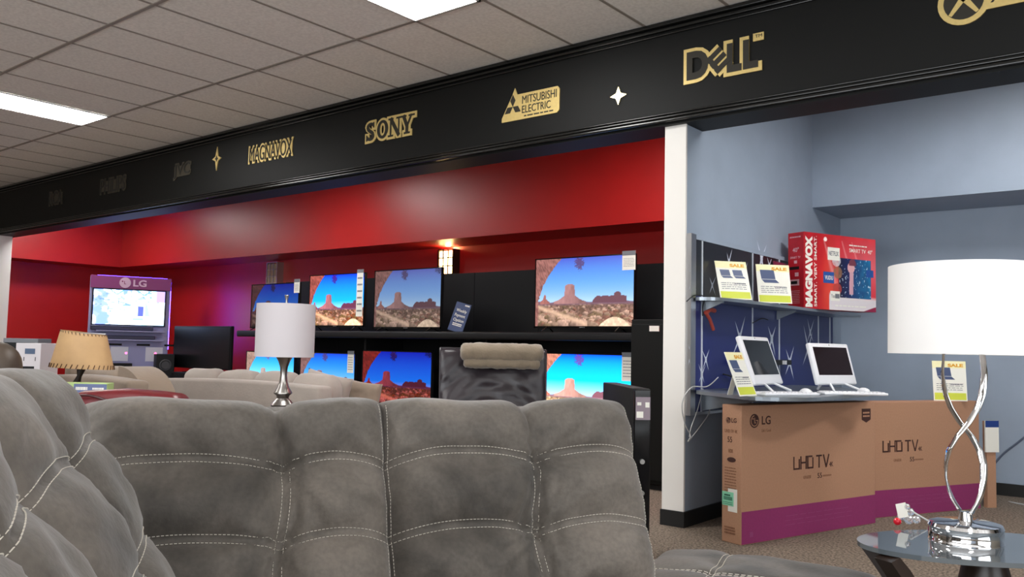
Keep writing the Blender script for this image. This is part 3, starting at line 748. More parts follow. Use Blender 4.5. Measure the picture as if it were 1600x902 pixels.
# shelves
m_shelf = mat('pale_metal_shelf', srgb(150, 158, 166), .3, metal=.7)
def rounded(poly, rad=.08, n=5):
    out = []; N = len(poly)
    for i in range(N):
        p = Vector(poly[i]); a_ = Vector(poly[i-1])-p; c_ = Vector(poly[(i+1) % N])-p
        r_ = min(rad, a_.length*.45, c_.length*.45)
        s = p+a_.normalized()*r_; e = p+c_.normalized()*r_
        for k in range(n+1):
            u_ = k/n; out.append(tuple(s*(1-u_)**2+p*2*u_*(1-u_)+e*u_*u_))
    return out
xw = SX+.033
t = thing('wall_shelf', 'upper grey metal shelf on the blue star board', 'shelf', (0, 0, 1.475), 0, 'metal shelves on the blue star board')
up_poly = [(xw, 5.14), (-2.47, 5.22), (-2.43, 5.45), (-2.35, 7.9), (xw, 7.9)]
obj('board', slab(B(), rounded(up_poly, .1), 0, .022), m_shelf, t)
for yy in (5.3, 6.6): obj('bracket', prism(B(), [(0, 0), (.0, -.07), (.15, -.01), (.15, 0)], -.01, .01, Matrix.Translation((xw, yy, 0))), m_shelf, t)
t = thing('wall_shelf', 'lower deep grey metal shelf holding the white computers', 'shelf', (0, 0, .865), 0, 'metal shelves on the blue star board')
lo_poly = [(xw, 5.14), (-1.98, 4.68), (-1.76, 4.95), (-1.76, 6.1), (-2.0, 6.75), (xw, 7.0)]
obj('board', slab(B(), rounded(lo_poly, .14), 0, .022), m_shelf, t)
for yy in (5.3, 6.6): obj('bracket', prism(B(), [(0, 0), (.0, -.12), (.5, -.01), (.5, 0)], -.01, .01, Matrix.Translation((xw, yy, 0))), m_shelf, t)
UZ, LZ = 1.4975, .8875

def at_z_depth(px, D):  # plan position of a pixel column at a forward depth
    return plan((px-800)/FPX*D, D)
# sale cards
def sale_card(label, loc, ang, tilt, kindn, W=.22, H=.285):
    t = thing('sale_card', label, 'sale card', loc, ang, 'yellow and white sale cards')
    mt = Matrix.Rotation(R(-tilt), 4, 'X')
    obj('card', box(B(), (-W/2, 0, 0), (W/2, .003, H), mx=mt), m_paper, t)
    obj('top_band', box(B(), (-W/2, -.0012, H*.82), (W/2, -.0002, H), mx=mt), mat('pale_yellow_band', srgb(244, 238, 190), .6), t)
    obj('bottom_band', box(B(), (-W/2+.008, -.0012, .008), (W/2-.008, -.0002, H*.2), mx=mt), m_lime, t)
    g = B(); put_text(g, 'SALE', -W*.04, H*.85, W*.46, H*.085, -.0013, .001, .05, mt); obj('lettering', g, mat('ochre_print', srgb(220, 160, 40), .6), t)
    g = B(); rows(g, -W*.4, H*.25, W*.8, H*.2, 4, -.0003, .3, kindn, mt)
    rows(g, W*.02, H*.40, W*.36, H*.03, 1, -.0003, .9, kindn+9, mt)
    obj('print', g, m_grey_ink, t)
    g = B()
    n = 2 if kindn == 1 else 1
    for k in range(n):
        x0 = -W*.36+k*W*.4; s = W*(.3 if n == 2 else .42)
        prism(g, [(x0, H*.62), (x0+s, H*.62), (x0+s*.92, H*.62+s*.62), (x0-s*.08, H*.62+s*.62)], -.0013, -.0003, mt)
        prism(g, [(x0, H*.61), (x0+s, H*.61), (x0+s*1.25, H*.61-s*.22), (x0+s*.2, H*.61-s*.22)], -.0013, -.0003, mt)
    obj('picture', g, mat('slate_picture', srgb(70, 84, 120), .5), t)
    he = H*.6; ye = he*math.tan(R(tilt))+.006; ae = math.atan2(.12-ye, he)
    obj('easel', box(B(), (-.03, 0, 0), (.03, .002, he/math.cos(ae)), mx=Matrix.Translation((0, .12, 0)) @ Matrix.Rotation(ae, 4, 'X')), m_paper, t)
    return t
q = at_z_depth(1152, 5.82); sale_card('left sale card on the upper metal shelf, two laptops pictured', (q.x, q.y, UZ), R(52), 20, 1, .235)
q = at_z_depth(1213, 6.15); sale_card('right sale card on the upper metal shelf, beside the red television box', (q.x, q.y, UZ), R(50), 10, 2, .26)
q = at_z_depth(1171, 5.02); sale_card('narrow sale card leaning by the left white computer on the lower shelf', (q.x, q.y, LZ), R(85), 22, 3, .2, .27)

# computers
def computer(label, loc, ang, W, H, tilt, sheen_col):
    t = thing('desktop_computer', label, 'computer', loc, ang, 'white all in one computers')
    mt = Matrix.Translation((0, 0, .05)) @ Matrix.Rotation(R(-tilt), 4, 'X')
    obj('casing', box(B(), (-W/2, 0, 0), (W/2, .035, H), .012, 3, mx=mt), m_plastic, t, True)
    obj('screen', box(B(), (-W/2+.03, -.002, .065), (W/2-.03, .001, H-.03), mx=mt), sheen_col, t)
    g = B()
    for s in (-1, 1): tube(g, [(s*.03, .05, .12), (s*.07, .02, .06), (s*.15, -.08, .008)], .008, 8)
    tube(g, [(0, .05, .14), (0, .12, .07), (0, .17, .008)], .009, 8)
    obj('stand', g, m_plastic, t, True)
    obj('webcam', prism(B(), circ(0, H-.014, .004, n=10), -.001, .0005, mt), m_blackm, t)
    return t
q = at_z_depth(1205, 5.6); computer('left white all in one computer, greenish dark screen, beside a sale card', (q.x, q.y, LZ), R(90), .46, .33, 20, m_dscreen)
q = at_z_depth(1311, 5.85); computer('right white all in one computer, reddish dark screen', (q.x, q.y, LZ), R(72), .42, .29, 16, mat('dark_maroon_screen', srgb(34, 22, 24), .08))
def keyboard(label, loc, ang):
    t = thing('keyboard', label, 'keyboard', loc, ang, 'white keyboards')
    obj('base', box(B(), (-.2, -.07, 0), (.2, .07, .016), .006, 3), m_plastic, t, True)
    g = B()
    for i in range(14):
        for j in range(5): box(g, (-.19+i*.027, -.06+j*.024, .016), (-.19+i*.027+.022, -.06+j*.024+.019, .021))
    obj('keys', g, m_plastic, t)
def mouse(label, loc, ang):
    t = B(); bmesh.ops.create_uvsphere(t, u_segments=20, v_segments=12, radius=1)
    for v in t.verts: v.co = Vector((v.co.x*.033, v.co.y*.056, max(v.co.z, -.2)*.03+.006))
    r_ = thing('computer_mouse', label, 'mouse', loc, ang, 'white computer mice')
    obj('shell', t, m_plastic, r_, 'all')
    obj('wheel', lathe(B(), [(.001, -.003), (.007, -.003), (.007, .003), (.001, .003)], 12, Matrix.Translation((0, .03, .03)) @ Matrix.Rotation(R(90), 4, 'Y')), m_grey_ink, r_)
q = at_z_depth(1228, 5.2); keyboard('white keyboard in front of the left computer', (q.x, q.y, LZ), R(60))
q = at_z_depth(1332, 5.45); keyboard('white keyboard in front of the right computer', (q.x, q.y, LZ), R(40))
q = at_z_depth(1260, 5.42); mouse('white mouse right of the left computer keyboard', (q.x, q.y, LZ), R(50))
q = at_z_depth(1350, 5.75); mouse('white mouse right of the right computer', (q.x, q.y, LZ), R(50))

# power strip and cords on the board
t = thing('power_strip', 'black power strip lying against the star board behind the computers', 'power strip', (0, 0, 0))
obj('housing', box(B(), (xw+.02, 5.75, 1.05), (xw+.06, 6.75, 1.09), .006), m_cableb, t)
g = B()
for i in range(3): box(g, (xw+.061, 5.95+i*.3, 1.055), (xw+.085, 5.98+i*.3, 1.085))
obj('plug', g, m_plastic, t)
def cord(name, label, pts, r, m, cat='cable', group=None, sub=12):
    P = [Vector(p) for p in pts]; out = []
    for i in range(len(P)-1):
        p0 = P[max(i-1, 0)]; p1 = P[i]; p2 = P[i+1]; p3 = P[min(i+2, len(P)-1)]
        for k in range(sub):
            u_ = k/sub; out.append(.5*((2*p1)+(p2-p0)*u_+(2*p0-5*p1+4*p2-p3)*u_**2+(3*p1-p0-3*p2+p3)*u_**3))
    out.append(P[-1])
    return finish(obj(name, tube(B(), out, r, 6), m, None, 'all'), label, cat, group)
def onX(px, py, X): d = ray(px, py); return EYE+d*(X/d.x)
C_ = lambda *pp: [onX(px, py, SX+.05) for px, py in pp]
cord('white_cable', 'pale cable looped below the left end of the lower metal shelf', C_((1122, 590), (1105, 604), (1080, 606), (1066, 630), (1070, 662), (1079, 680), (1075, 690), (1079, 686), (1093, 668), (1108, 645), (1106, 625), (1098, 608)), .004, m_cable)
cord('white_cable', 'thin pale cable crossing diagonally under the lower metal shelf', C_((1098, 608), (1090, 640), (1080, 668), (1077, 683)), .003, m_cable)
cord('black_cable', 'black cord drooping from the left end of the upper metal shelf', C_((1073, 471), (1085, 462), (1100, 464), (1098, 480), (1098, 494)), .004, m_cableb)
cord('black_cable', 'black cord behind the left computer by the power strip', C_((1130, 585), (1145, 590), (1155, 605), (1157, 612)), .005, m_cableb)
cord('black_cable', 'dark cord between the power strip and the right computer', C_((1176, 505), (1190, 498), (1200, 500)), .004, m_cableb)
t = thing('hand_clamp', 'small orange clamp hanging under the left end of the upper metal shelf', 'clamp', tuple(onX(1106, 494, SX+.06)))
obj('jaw', tube(B(), [(0, -.03, .02), (0, .03, .045), (0, .1, .04)], .016, 8), mat('faded_orange_plastic', srgb(170, 70, 56), .5), t, True)
obj('handle', tube(B(), [(0, -.03, .02), (0, .03, -.02), (0, .085, -.09)], .012, 8), mat('faded_orange_plastic', srgb(170, 70, 56), .5), t, True)
# hang tag rail behind red box
finish(obj('shelf_label', box(B(), (SX+.04, 6.5, 1.80), (SX+.05, 7.0, 1.86)), mat('magenta_strip', srgb(130, 40, 70), .5)), 'magenta strip label on the board left of the red box', 'label')

# ---------------------------------------------------------------- red television box on the shelf
def red_art(u, v):
    n = vnoise(u*1.6, v, 8, 21); n2 = vnoise(u*1.6, v, 20, 22); n3 = vnoise(u*1.6, v, 45, 23)
    C = np.ones((u.size, 3))*lin(214, 24, 40)
    C = C*(.55+.5*u+.25*n)[:, None].clip(0, 1.2)
    C = mixc(C, np.exp(-(((u-.34)/.1)**2+((v-.25)/.5)**2))*.6, lin(240, 90, 60))
    C = mixc(C, np.clip((u-.3)*1.6, 0, 1)*np.clip(1-abs(v-.62)*1.9, 0, 1)*.45, lin(240, 150, 160))
    for x0, w_ in ((.27, .05), (.52, .04), (.66, .035)):
        bm_ = np.clip(1-np.abs(u-x0-(.92-v)*.28)/(w_*(.2+(.95-v)*1.4)), 0, 1)*(v < .93)*(v > .35); C = mixc(C, bm_*.4, lin(250, 190, 190))
    fl = np.clip((.24-.06*(u-.35)-v)/.05, 0, 1)*(u > .34); C = mixc(C, fl, lin(226, 218, 222))
    tvm = (u > .47) & (u < .93) & (v > .17) & (v < .70)
    T = np.ones((u.size, 3))*lin(26, 44, 104); T = mixc(T, np.clip((u-.62)*3.5, 0, 1)*(.4+.6*n2), lin(30, 130, 180))
    T = mixc(T, np.clip((.66-u)*6, 0, 1)*.8, lin(26, 20, 34)); T = mixc(T, (n3 > .85)*.8, lin(210, 230, 240))
    T = mixc(T, (((u-.645)/.05)**2+((v-.58)/.075)**2 < 1), lin(226, 172, 176))
    arm = (np.abs(u-(.645+.02*(v-.2))) < .028) & (v > .22) & (v < .52); T = mixc(T, arm, lin(214, 164, 176))
    T = mixc(T, (((u-.665)/.05)**2+((v-.63)/.07)**2 < 1) & (v > .61), lin(120, 60, 76))
    C = np.where(tvm[:, None], T, C)
    for x0, z0, c in ((.44, .66, (206, 200, 206)), (.46, .5, (150, 110, 80)), (.45, .28, (190, 70, 60))):
        mk = ((u-x0)/.06)**2+((v-z0)/.08)**2 < 1; C = mixc(C, mk*(.5+.5*n3), lin(*c))
    C = mixc(C, ((u-.29)/.022)**2+((v-.93)/.03)**2 < 1, lin(255, 240, 235))
    C = mixc(C, (v < .07*(u-.82)/.18) & (u > .82), lin(150, 30, 70))
    return C
A0 = at_z_depth(1257, 6.72); A1 = at_z_depth(1370, 7.12)
ang = math.atan2(A1.y-A0.y, A1.x-A0.x); L = math.hypot(A1.x-A0.x, A1.y-A0.y); H = .605
m_redc = mat('red_carton', srgb(196, 24, 40), .45, noise_amt=.15, noise_scale=9)
t = thing('television_box', 'bright red and white boxed television at the right end of the upper metal shelf', 'box', (A0.x, A0.y, UZ), ang)
DB = .16
obj('carton', box(B(), (0, 0, 0), (L, DB, H), .002), m_redc, t)
pic_obj('front_print', picture_grid('red_box_art', red_art, 220, 140), mat('printed_carton', (1, 1, 1, 1), .4, attr='picture'), t, (0, -.001, 0), (L, H))
g = B(); VM = lambda x, z: Matrix.Translation((x, 0, z)) @ Matrix.Rotation(R(-90), 4, 'Y')
put_text(g, 'MAGNAVOX', 0, 0, H*.93, L*.095, -.0012, .001, .06, VM(L*.115, H*.02)); put_text(g, 'SMART. VERY SMART.', 0, 0, H*.93, L*.035, -.0012, .001, .01, VM(L*.172, H*.03))
put_text(g, 'SMART TV  40"', L*.62, H*.79, L*.33, H*.055, -.0012, .001, .005); rows(g, L*.62, H*.875, L*.25, H*.02, 1, -.0012, .8, 2)
rows(g, L*.42, H*.05, L*.45, H*.02, 1, -.0012, .8, 4)
obj('lettering', g, m_paper, t)
g = B(); box(g, (L*.32, -.0022, H*.66), (L*.485, -.001, H*.83)); box(g, (L*.355, -.0022, H*.12), (L*.485, -.001, H*.25)); obj('sticker', g, m_paper, t)
g = B(); box(g, (L*.26, -.0022, H*.35), (L*.405, -.001, H*.50)); box(g, (L*.86, -.0022, H*.47), (L*.965, -.001, H*.57)); obj('blue_sticker', g, mat('blue_sticker_print', srgb(40, 84, 160), .5), t)
g = B(); put_text(g, 'NETFLIX', L*.335, H*.72, L*.135, H*.06, -.0023, .001, .02); put_text(g, 'You', L*.365, H*.16, L*.05, H*.05, -.0023, .001); box(g, (L*.42, -.003, H*.155), (L*.478, -.0023, H*.215)); obj('sticker_lettering', g, m_grey_ink, t)
g = B(); put_text(g, 'VUDU', L*.28, H*.395, L*.11, H*.055, -.0023, .001, .02); obj('sticker_lettering', g, m_paper, t)
SIDE = Matrix.Rotation(R(-90), 4, 'Z')   # left end face: reads along the depth
SM = Matrix.Translation((-.001, DB, 0)) @ SIDE
g = B(); rows(g, DB*.12, H*.93, DB*.7, H*.02, 1, 0, .9, 6, SM); put_text(g, '40"', DB*.3, H*.74, DB*.4, H*.06, 0, .001, .01, SM); put_text(g, 'SMART TV', DB*.15, H*.655, DB*.65, H*.03, 0, .001, 0, SM)
box(g, (DB*.4, -.001, H*.59), (DB*.58, 0, H*.63), mx=SM); box(g, (DB*.15, -.001, H*.30), (DB*.72, 0, H*.38), mx=SM); box(g, (DB*.45, -.001, H*.42), (DB*.68, 0, H*.47), mx=SM)
rows(g, DB*.15, H*.06, DB*.6, H*.18, 8, 0, .3, 8, SM); obj('side_print', g, mat('pale_pink_ink', srgb(226, 170, 176), .5), t)
g = B(); box(g, (DB*.1, -.001, H*.51), (DB*.72, 0, H*.55), mx=SM); box(g, (DB*.2, -.002, H*.32), (DB*.6, -.001, H*.36), mx=SM); obj('dark_print', g, m_blackm, t)

# ---------------------------------------------------------------- LG boxes on the floor
def lg_disc(bm_dark, bm_light, cx, cz, r, y=0, mx=None):
    prism(bm_dark, circ(cx, cz, r), y-.001, y, mx)
    t_ = B()
    for k in range(26):
        a0 = R(95+k*10.5); a1 = R(95+(k+1)*10.5); ro, ri = r*.80, r*.68
        prism(t_, [(cx+ro*math.cos(a0), cz+ro*math.sin(a0)), (cx+ro*math.cos(a1), cz+ro*math.sin(a1)), (cx+ri*math.cos(a1), cz+ri*math.sin(a1)), (cx+ri*math.cos(a0), cz+ri*math.sin(a0))], y-.0018, y-.001)
    prism(t_, [(cx-.02*r, cz-.35*r), (cx+.3*r, cz-.35*r), (cx+.3*r, cz-.22*r), (cx+.1*r, cz-.22*r), (cx+.1*r, cz+.45*r), (cx-.02*r, cz+.45*r)], y-.0018, y-.001)
    prism(t_, [(cx+.3*r, cz+.0*r), (cx+.78*r, cz+.0*r), (cx+.78*r, cz+.11*r), (cx+.3*r, cz+.11*r)], y-.0018, y-.001)
    prism(t_, circ(cx-.33*r, cz+.3*r, .12*r, n=14), y-.0018, y-.001)
    merge(bm_light, t_, mx)
def uhd(bm, x, z, h, y=0):
    s = h*.13; w_ = h*.64; S = lambda p, q: stroke(bm, (x+p[0], z+p[1]), (x+q[0], z+q[1]), s, y-.001, y)
    g_ = h*.2
    o = 0
    S((o, h), (o, 0)); S((o, s/2), (o+w_, s/2)); S((o+w_, 0), (o+w_, h*.8)); o += w_+g_
    S((o, 0), (o, h)); S((o+w_, 0), (o+w_, h)); S((o, h/2), (o+w_, h/2)); o += w_+g_
    S((o, 0), (o, h)); S((o, s/2), (o+w_, s/2)); S((o+w_, 0), (o+w_, h*.85)); S((o-s, h-s/2), (o+w_*.9, h-s/2)); o += w_+h*.42
    S((o, h-s/2), (o+w_*1.1, h-s/2)); S((o+w_*.55, 0), (o+w_*.55, h)); o += w_*1.1+g_
    S((o, h), (o+w_*.55, 0)); S((o+w_*1.1, h), (o+w_*.55, 0)); o += w_*1.2
    put_text(bm, '4K', x+o, z, h*.5, h*.38, y, .001, .01)
def lg_box(label, P, ang, L, W, H, full):
    t = thing('television_box', label, 'box', (P[0], P[1], 0), ang, 'brown cartons with magenta band')
    obj('carton', box(B(), (0, 0, 0), (L, W, H), .004, 2), m_card, t)
    obj('magenta_band', box(B(), (.003, -.0012, .004), (L-.003, -.0002, H*.235)), m_purple, t)
    d, li, fd = B(), B(), B()
    if full:
        lg_disc(d, li, L*.085, H*.885, .042); put_text(d, 'LG', L*.135, H*.855, .082, .052, 0, .001, .015); put_text(fd, "Life's Good", L*.135, H*.80, .085, .02, 0, .001)
        sh = [(L*.89, H*.945), (L*.965, H*.945), (L*.965, H*.855), (L*.9275, H*.83), (L*.89, H*.855)]; prism(d, sh, -.001, 0)
        rows(li, L*.9, H*.87, L*.055, H*.055, 2, -.0011, .5, 2)
    uhd(d, L*(.36 if full else .185), H*(.50 if full else .56), .082)
    put_text(fd, 'UH6030', L*.43 if full else L*.27, H*.425 if full else H*.475, .075, .02, 0, .001, .01); put_text(d, '55', L*.535 if full else L*.40, H*.42 if full else H*.47, .045, .032, 0, .001, .01)
    rows(fd, L*.575 if full else L*.44, H*.427 if full else H*.477, .09, .012, 1, 0, .9, 3)
    obj('lettering', d, m_ink, t); 
    if full: obj('emblem', li, m_card, t)
    else: li.free()
    obj('faded_print', fd, m_inkf, t)
    g = B(); lb = B()
    box(lb, (.02+L*.04, -.0018, H*.05), (.05+L*.04, -.0013, H*.085)); rows(lb, L*.3, H*.08, L*.5, H*.1, 3, -.0013, .12, 9); obj('band_print', lb, mat('faded_magenta', srgb(150, 70, 116), .6), t)
    if full:
        S_ = Matrix.Translation((-.001, W, 0)) @ SIDE; d, li, fd = B(), B(), B()
        lg_disc(d, li, W*.33, H*.885, .018, 0, S_); put_text(d, 'LG', W*.5, H*.87, .038, .028, 0, .001, .015, S_); put_text(fd, 'UHD TV 4K', W*.14, H*.795, .1, .02, 0, .001, .005, S_)
        put_text(d, '55', W*.3, H*.725, .034, .034, 0, .001, 0, S_); put_text(fd, 'HDR', W*.35, H*.65, .034, .022, 0, .001, .01, S_)
        prism(d, circ(W*.5, H*.60, W*.22, H*.018), -.001, 0, S_); rows(fd, W*.15, H*.28, W*.6, H*.27, 13, 0, .3, 7, S_); rows(fd, W*.15, H*.06, W*.55, H*.06, 3, 0, .6, 8, S_)
        obj('side_lettering', d, m_ink, t); obj('side_emblem', li, m_card, t); obj('side_print', fd, m_inkf, t)
        obj('shipping_label', box(B(), (W*.33, -.001, H*.225), (W*.80, 0, H*.39), mx=S_), m_paper, t)
        obj('green_label', box(B(), (W*.03, -.002, H*.265), (W*.62, -.001, H*.365), mx=S_), mat('mint_label', srgb(140, 214, 178), .5), t)
        g2 = B(); rows(g2, W*.15, H*.335, W*.3, H*.012, 1, -.002, .9, 6, S_)
        for k in range(14): box(g2, (W*(.12+k*.032), -.0028, H*.305), (W*(.12+k*.032+.016), -.002, H*.33), mx=S_)
        rows(g2, W*.08, H*.27, W*.5, H*.025, 2, -.002, .3, 4, S_); obj('barcode', g2, mat('dark_green_ink', srgb(30, 90, 70), .5), t)
    return t
lg_box('front brown carton with round emblem and stickers beside the white partition', (-2.163, 4.893), math.atan2(1.304, .388), 1.36, .15, .822, True)
lg_box('second brown carton partly behind the first one, behind the tall lamp', (-1.895, 6.245), math.atan2(7.319-6.22, -1.388+1.905), 1.27, .15, .81, False)
sale_card('sale card standing on the second brown carton behind the tall lamp', (-1.50, 7.16, .81), math.atan2(7.319-6.22, -1.388+1.905)-R(28), 5, 4, .25, .30)
t = thing('manual', 'blue and white booklet against the end of the second carton, behind the lamp', 'booklet', (-1.33, 7.45, 0), R(52))
obj('cover', box(B(), (0, -.012, .42), (.12, 0, .66)), m_paper, t); obj('blue_header', box(B(), (0, -.0135, .61), (.12, -.0121, .66)), mat('navy_print', srgb(30, 60, 130), .5), t)
obj('backing_tray', box(B(), (.02, .0005, 0), (.10, .04, .655)), m_card, t)

# ---------------------------------------------------------------- table and chrome lamp
TP = atZ(1522, 852, .60); TZ = .60
t = thing('end_table', 'end table with oval dark glass top on curved dark legs', 'table', (TP.x, TP.y, 0), PLAN_A)
g = B()
def oval(rx, ry, n=72): return [(.03+rx*math.cos(2*PI*i/n)*abs(math.cos(2*PI*i/n))**-.12 if False else .03+rx*math.cos(2*PI*i/n), ry*math.sin(2*PI*i/n)) for i in range(n)]
slab(g, oval(.355, .21), TZ-.013, TZ); obj('glass_top', g, m_glass, t)
def curved_leg(sx, sy):
    g_ = B(); P = []
    for k in range(15):
        u_ = k/14
        z = (TZ-.016)*(1-u_); r_ = .27*(1-u_)**1.6+.035+.22*u_**3 if u_ < 2 else 0
        P.append((r_, z))
    a_ = math.atan2(sy, sx); c, s = math.cos(a_), math.sin(a_); wv = .03; tk = .016
    prev = None
    for i, (r_, z) in enumerate(P):
        d = (Vector(P[min(i+1, 14)])-Vector(P[max(i-1, 0)])).normalized(); nx, nz = -d.y, d.x
        ring = []
        for (o1, o2) in ((-wv, -tk), (wv, -tk), (wv, tk), (-wv, tk)):
            rr = r_+nx*o2; zz = max(z+nz*o2, 0 if i > 12 else z+nz*o2); zz = min(zz, TZ-.0135)
            ring.append(g_.verts.new((.03+c*rr*1.15-s*o1, s*rr*.75+c*o1, zz)))
        if prev:
            for k in range(4): g_.faces.new((prev[k], prev[(k+1) % 4], ring[(k+1) % 4], ring[k]))
        else: g_.faces.new(ring[::-1])
        prev = ring
    g_.faces.new(prev); return g_
for sx, sy in ((-1, -.45), (1, -.45), (-1, .7), (1, .7)): obj('leg', curved_leg(sx, sy), m_wood, t)
obj('hub', lathe(B(), [(.001, .30), (.09, .30), (.10, .33), (.07, .50), (.05, .585), (.001, .586)], 32, Matrix.Translation((.03, 0, 0))), m_wood, t, True)
obj('support_disc', lathe(B(), [(.001, .5715), (.055, .5715), (.06, .58), (.055, .5865), (.001, .5865)], 32, Matrix.Translation((.03, 0, 0)), True), m_chrome, t, True)

LP = atZ(1509, 846, TZ)
t = thing('table_lamp', 'tall chrome table lamp with twisted ribbon stem and large white drum shade', 'lamp', (LP.x, LP.y, TZ), PLAN_A)
DL = (LP-EYE).dot(FW)
r_base = 54/FPX*DL
obj('base', lathe(B(), [(.001, 0), (r_base, 0), (r_base, .004), (r_base*.985, .006), (r_base*.985, .04), (r_base, .043), (r_base*.96, .052), (r_base*.8, .056), (r_base*.3, .058), (.02, .06), (.016, .085), (.001, .086)], 56), m_chrome, t, 'part')
def ribbon(phase):
    pts = []; n = 60; hs = .505
    ZX = [(0, 0), (.03, -.020), (.06, -.034), (.10, -.047), (.14, -.052), (.18, -.047), (.22, -.029), (.259, 0), (.30, .023), (.34, .038), (.40, .050), (.49, .053)]
    g_ = B(); prev = None
    for i in range(n+1):
        z = i/n*.49
        for (a0, x0), (a1, x1) in zip(ZX, ZX[1:]):
            if a0 <= z <= a1+1e-9:
                u_ = (z-a0)/(a1-a0); x = x0+(x1-x0)*(u_*u_*(3-2*u_) if False else u_); break
        x *= phase; y = .03*math.cos(z/.49*PI*1.5)*phase
        tw = z*6*phase+.6; c, s = math.cos(tw), math.sin(tw); ring = []
        for (o1, o2) in ((-.008, -.0035), (.008, -.0035), (.010, 0), (.008, .0035), (-.008, .0035), (-.010, 0)):
            ring.append(g_.verts.new((x+c*o1-s*o2, y+s*o1+c*o2, .083+z)))
        if prev:
            for k in range(6): g_.faces.new((prev[k], prev[(k+1) % 6], ring[(k+1) % 6], ring[k]))
        else: g_.faces.new(ring[::-1])
        prev = ring
    g_.faces.new(prev); return g_
obj('ribbon_stem', ribbon(1), m_chrome, t, 'all'); obj('ribbon_stem', ribbon(-1), m_chrome, t, 'all')
SZ = .542; rs = .208*DL/2.55; hs_ = .262
g = B(); pr = [(rs, 0), (rs*.985, hs_), (rs*.98, hs_), (rs*.995, 0)]; lathe(g, pr+[pr[0]], 72, cap=False); obj('shade', g, m_shade, t, 'part', loc=(0, 0, SZ))
g = B()
for k in range(3): a_ = k*2*PI/3; tube(g, [(0, 0, SZ+hs_-.01), (rs*.98*math.cos(a_), rs*.98*math.sin(a_), SZ+hs_-.008)], .002, 6)
tube(g, [(0, 0, .575), (0, 0, SZ+hs_)], .006, 8); obj('spider', g, m_chrome, t)
obj('socket', lathe(B(), [(.001, .578), (.018, .578), (.018, .62), (.03, .66), (.03, .69), (.001, .72)], 24), m_plastic, t, True)
obj('finial', lathe(B(), [(.001, 0), (.012, 0), (.02, .006), (.012, .012), (.008, .014), (.001, .015)], 20, Matrix.Translation((0, 0, SZ+hs_))), m_crystal, t, True)
obj('crossbar', tube(B(), [(-.053, 0, .575), (.053, 0, .575)], .005, 8), m_chrome, t, True)
# tag cluster lying beside the base
q = atZ(1415, 820, TZ); t = thing('crystal_ornament', 'small clear crystal ornament with paper tag and red tip on the glass table', 'ornament', (q.x, q.y, TZ), PLAN_A)
def ball(x, y, z, r_, m, nm):
    g_ = B(); bmesh.ops.create_icosphere(g_, subdivisions=2, radius=r_, matrix=Matrix.Translation((x, y, z))); return obj(nm, g_, m, t, False)
for x, y, z, r_ in ((.01, 0, .016, .016), (.02, .01, .038, .013), (-.015, 0, .024, .012), (.0, -.01, .058, .010), (.03, -.01, .018, .013)): ball(x, y, z, r_, m_crystal, 'crystal')
ball(-.035, -.02, .013, .012, mat('red_wax', srgb(220, 30, 50), .3), 'red_tip')
g = B(); box(g, (-.02, -.001, 0), (.012, .001, .045), mx=Matrix.Translation((-.008, -.012, .025)) @ Matrix.Rotation(R(-12), 4, 'Y')); obj('paper_tag', g, m_paper, t)
obj('cord', tube(B(), [(.015, 0, .045), (.05, 0, .025), (.085, 0, .006)], .003, 6), m_cable, t)

# cords on the right
cord('white_cable', 'thin pale cord on the carpet by the base of the blue back wall', [atY(1533, 752, YB+.07), atY(1540, 775, YB+.05), (-1.1, 7.78, .008), (-.8, 7.7, .006), (-.2, 7.7, .006)], .006, m_cable)
cord('blue_cord', 'thin grey cord running diagonally down the blue back wall', [atY(1536, 750, YB+.092), atY(1565, 712, YB+.092), atY(1600, 684, YB+.092), atY(1700, 600, YB+.092)], .008, mat('grey_blue_cord', srgb(90, 100, 118), .5))

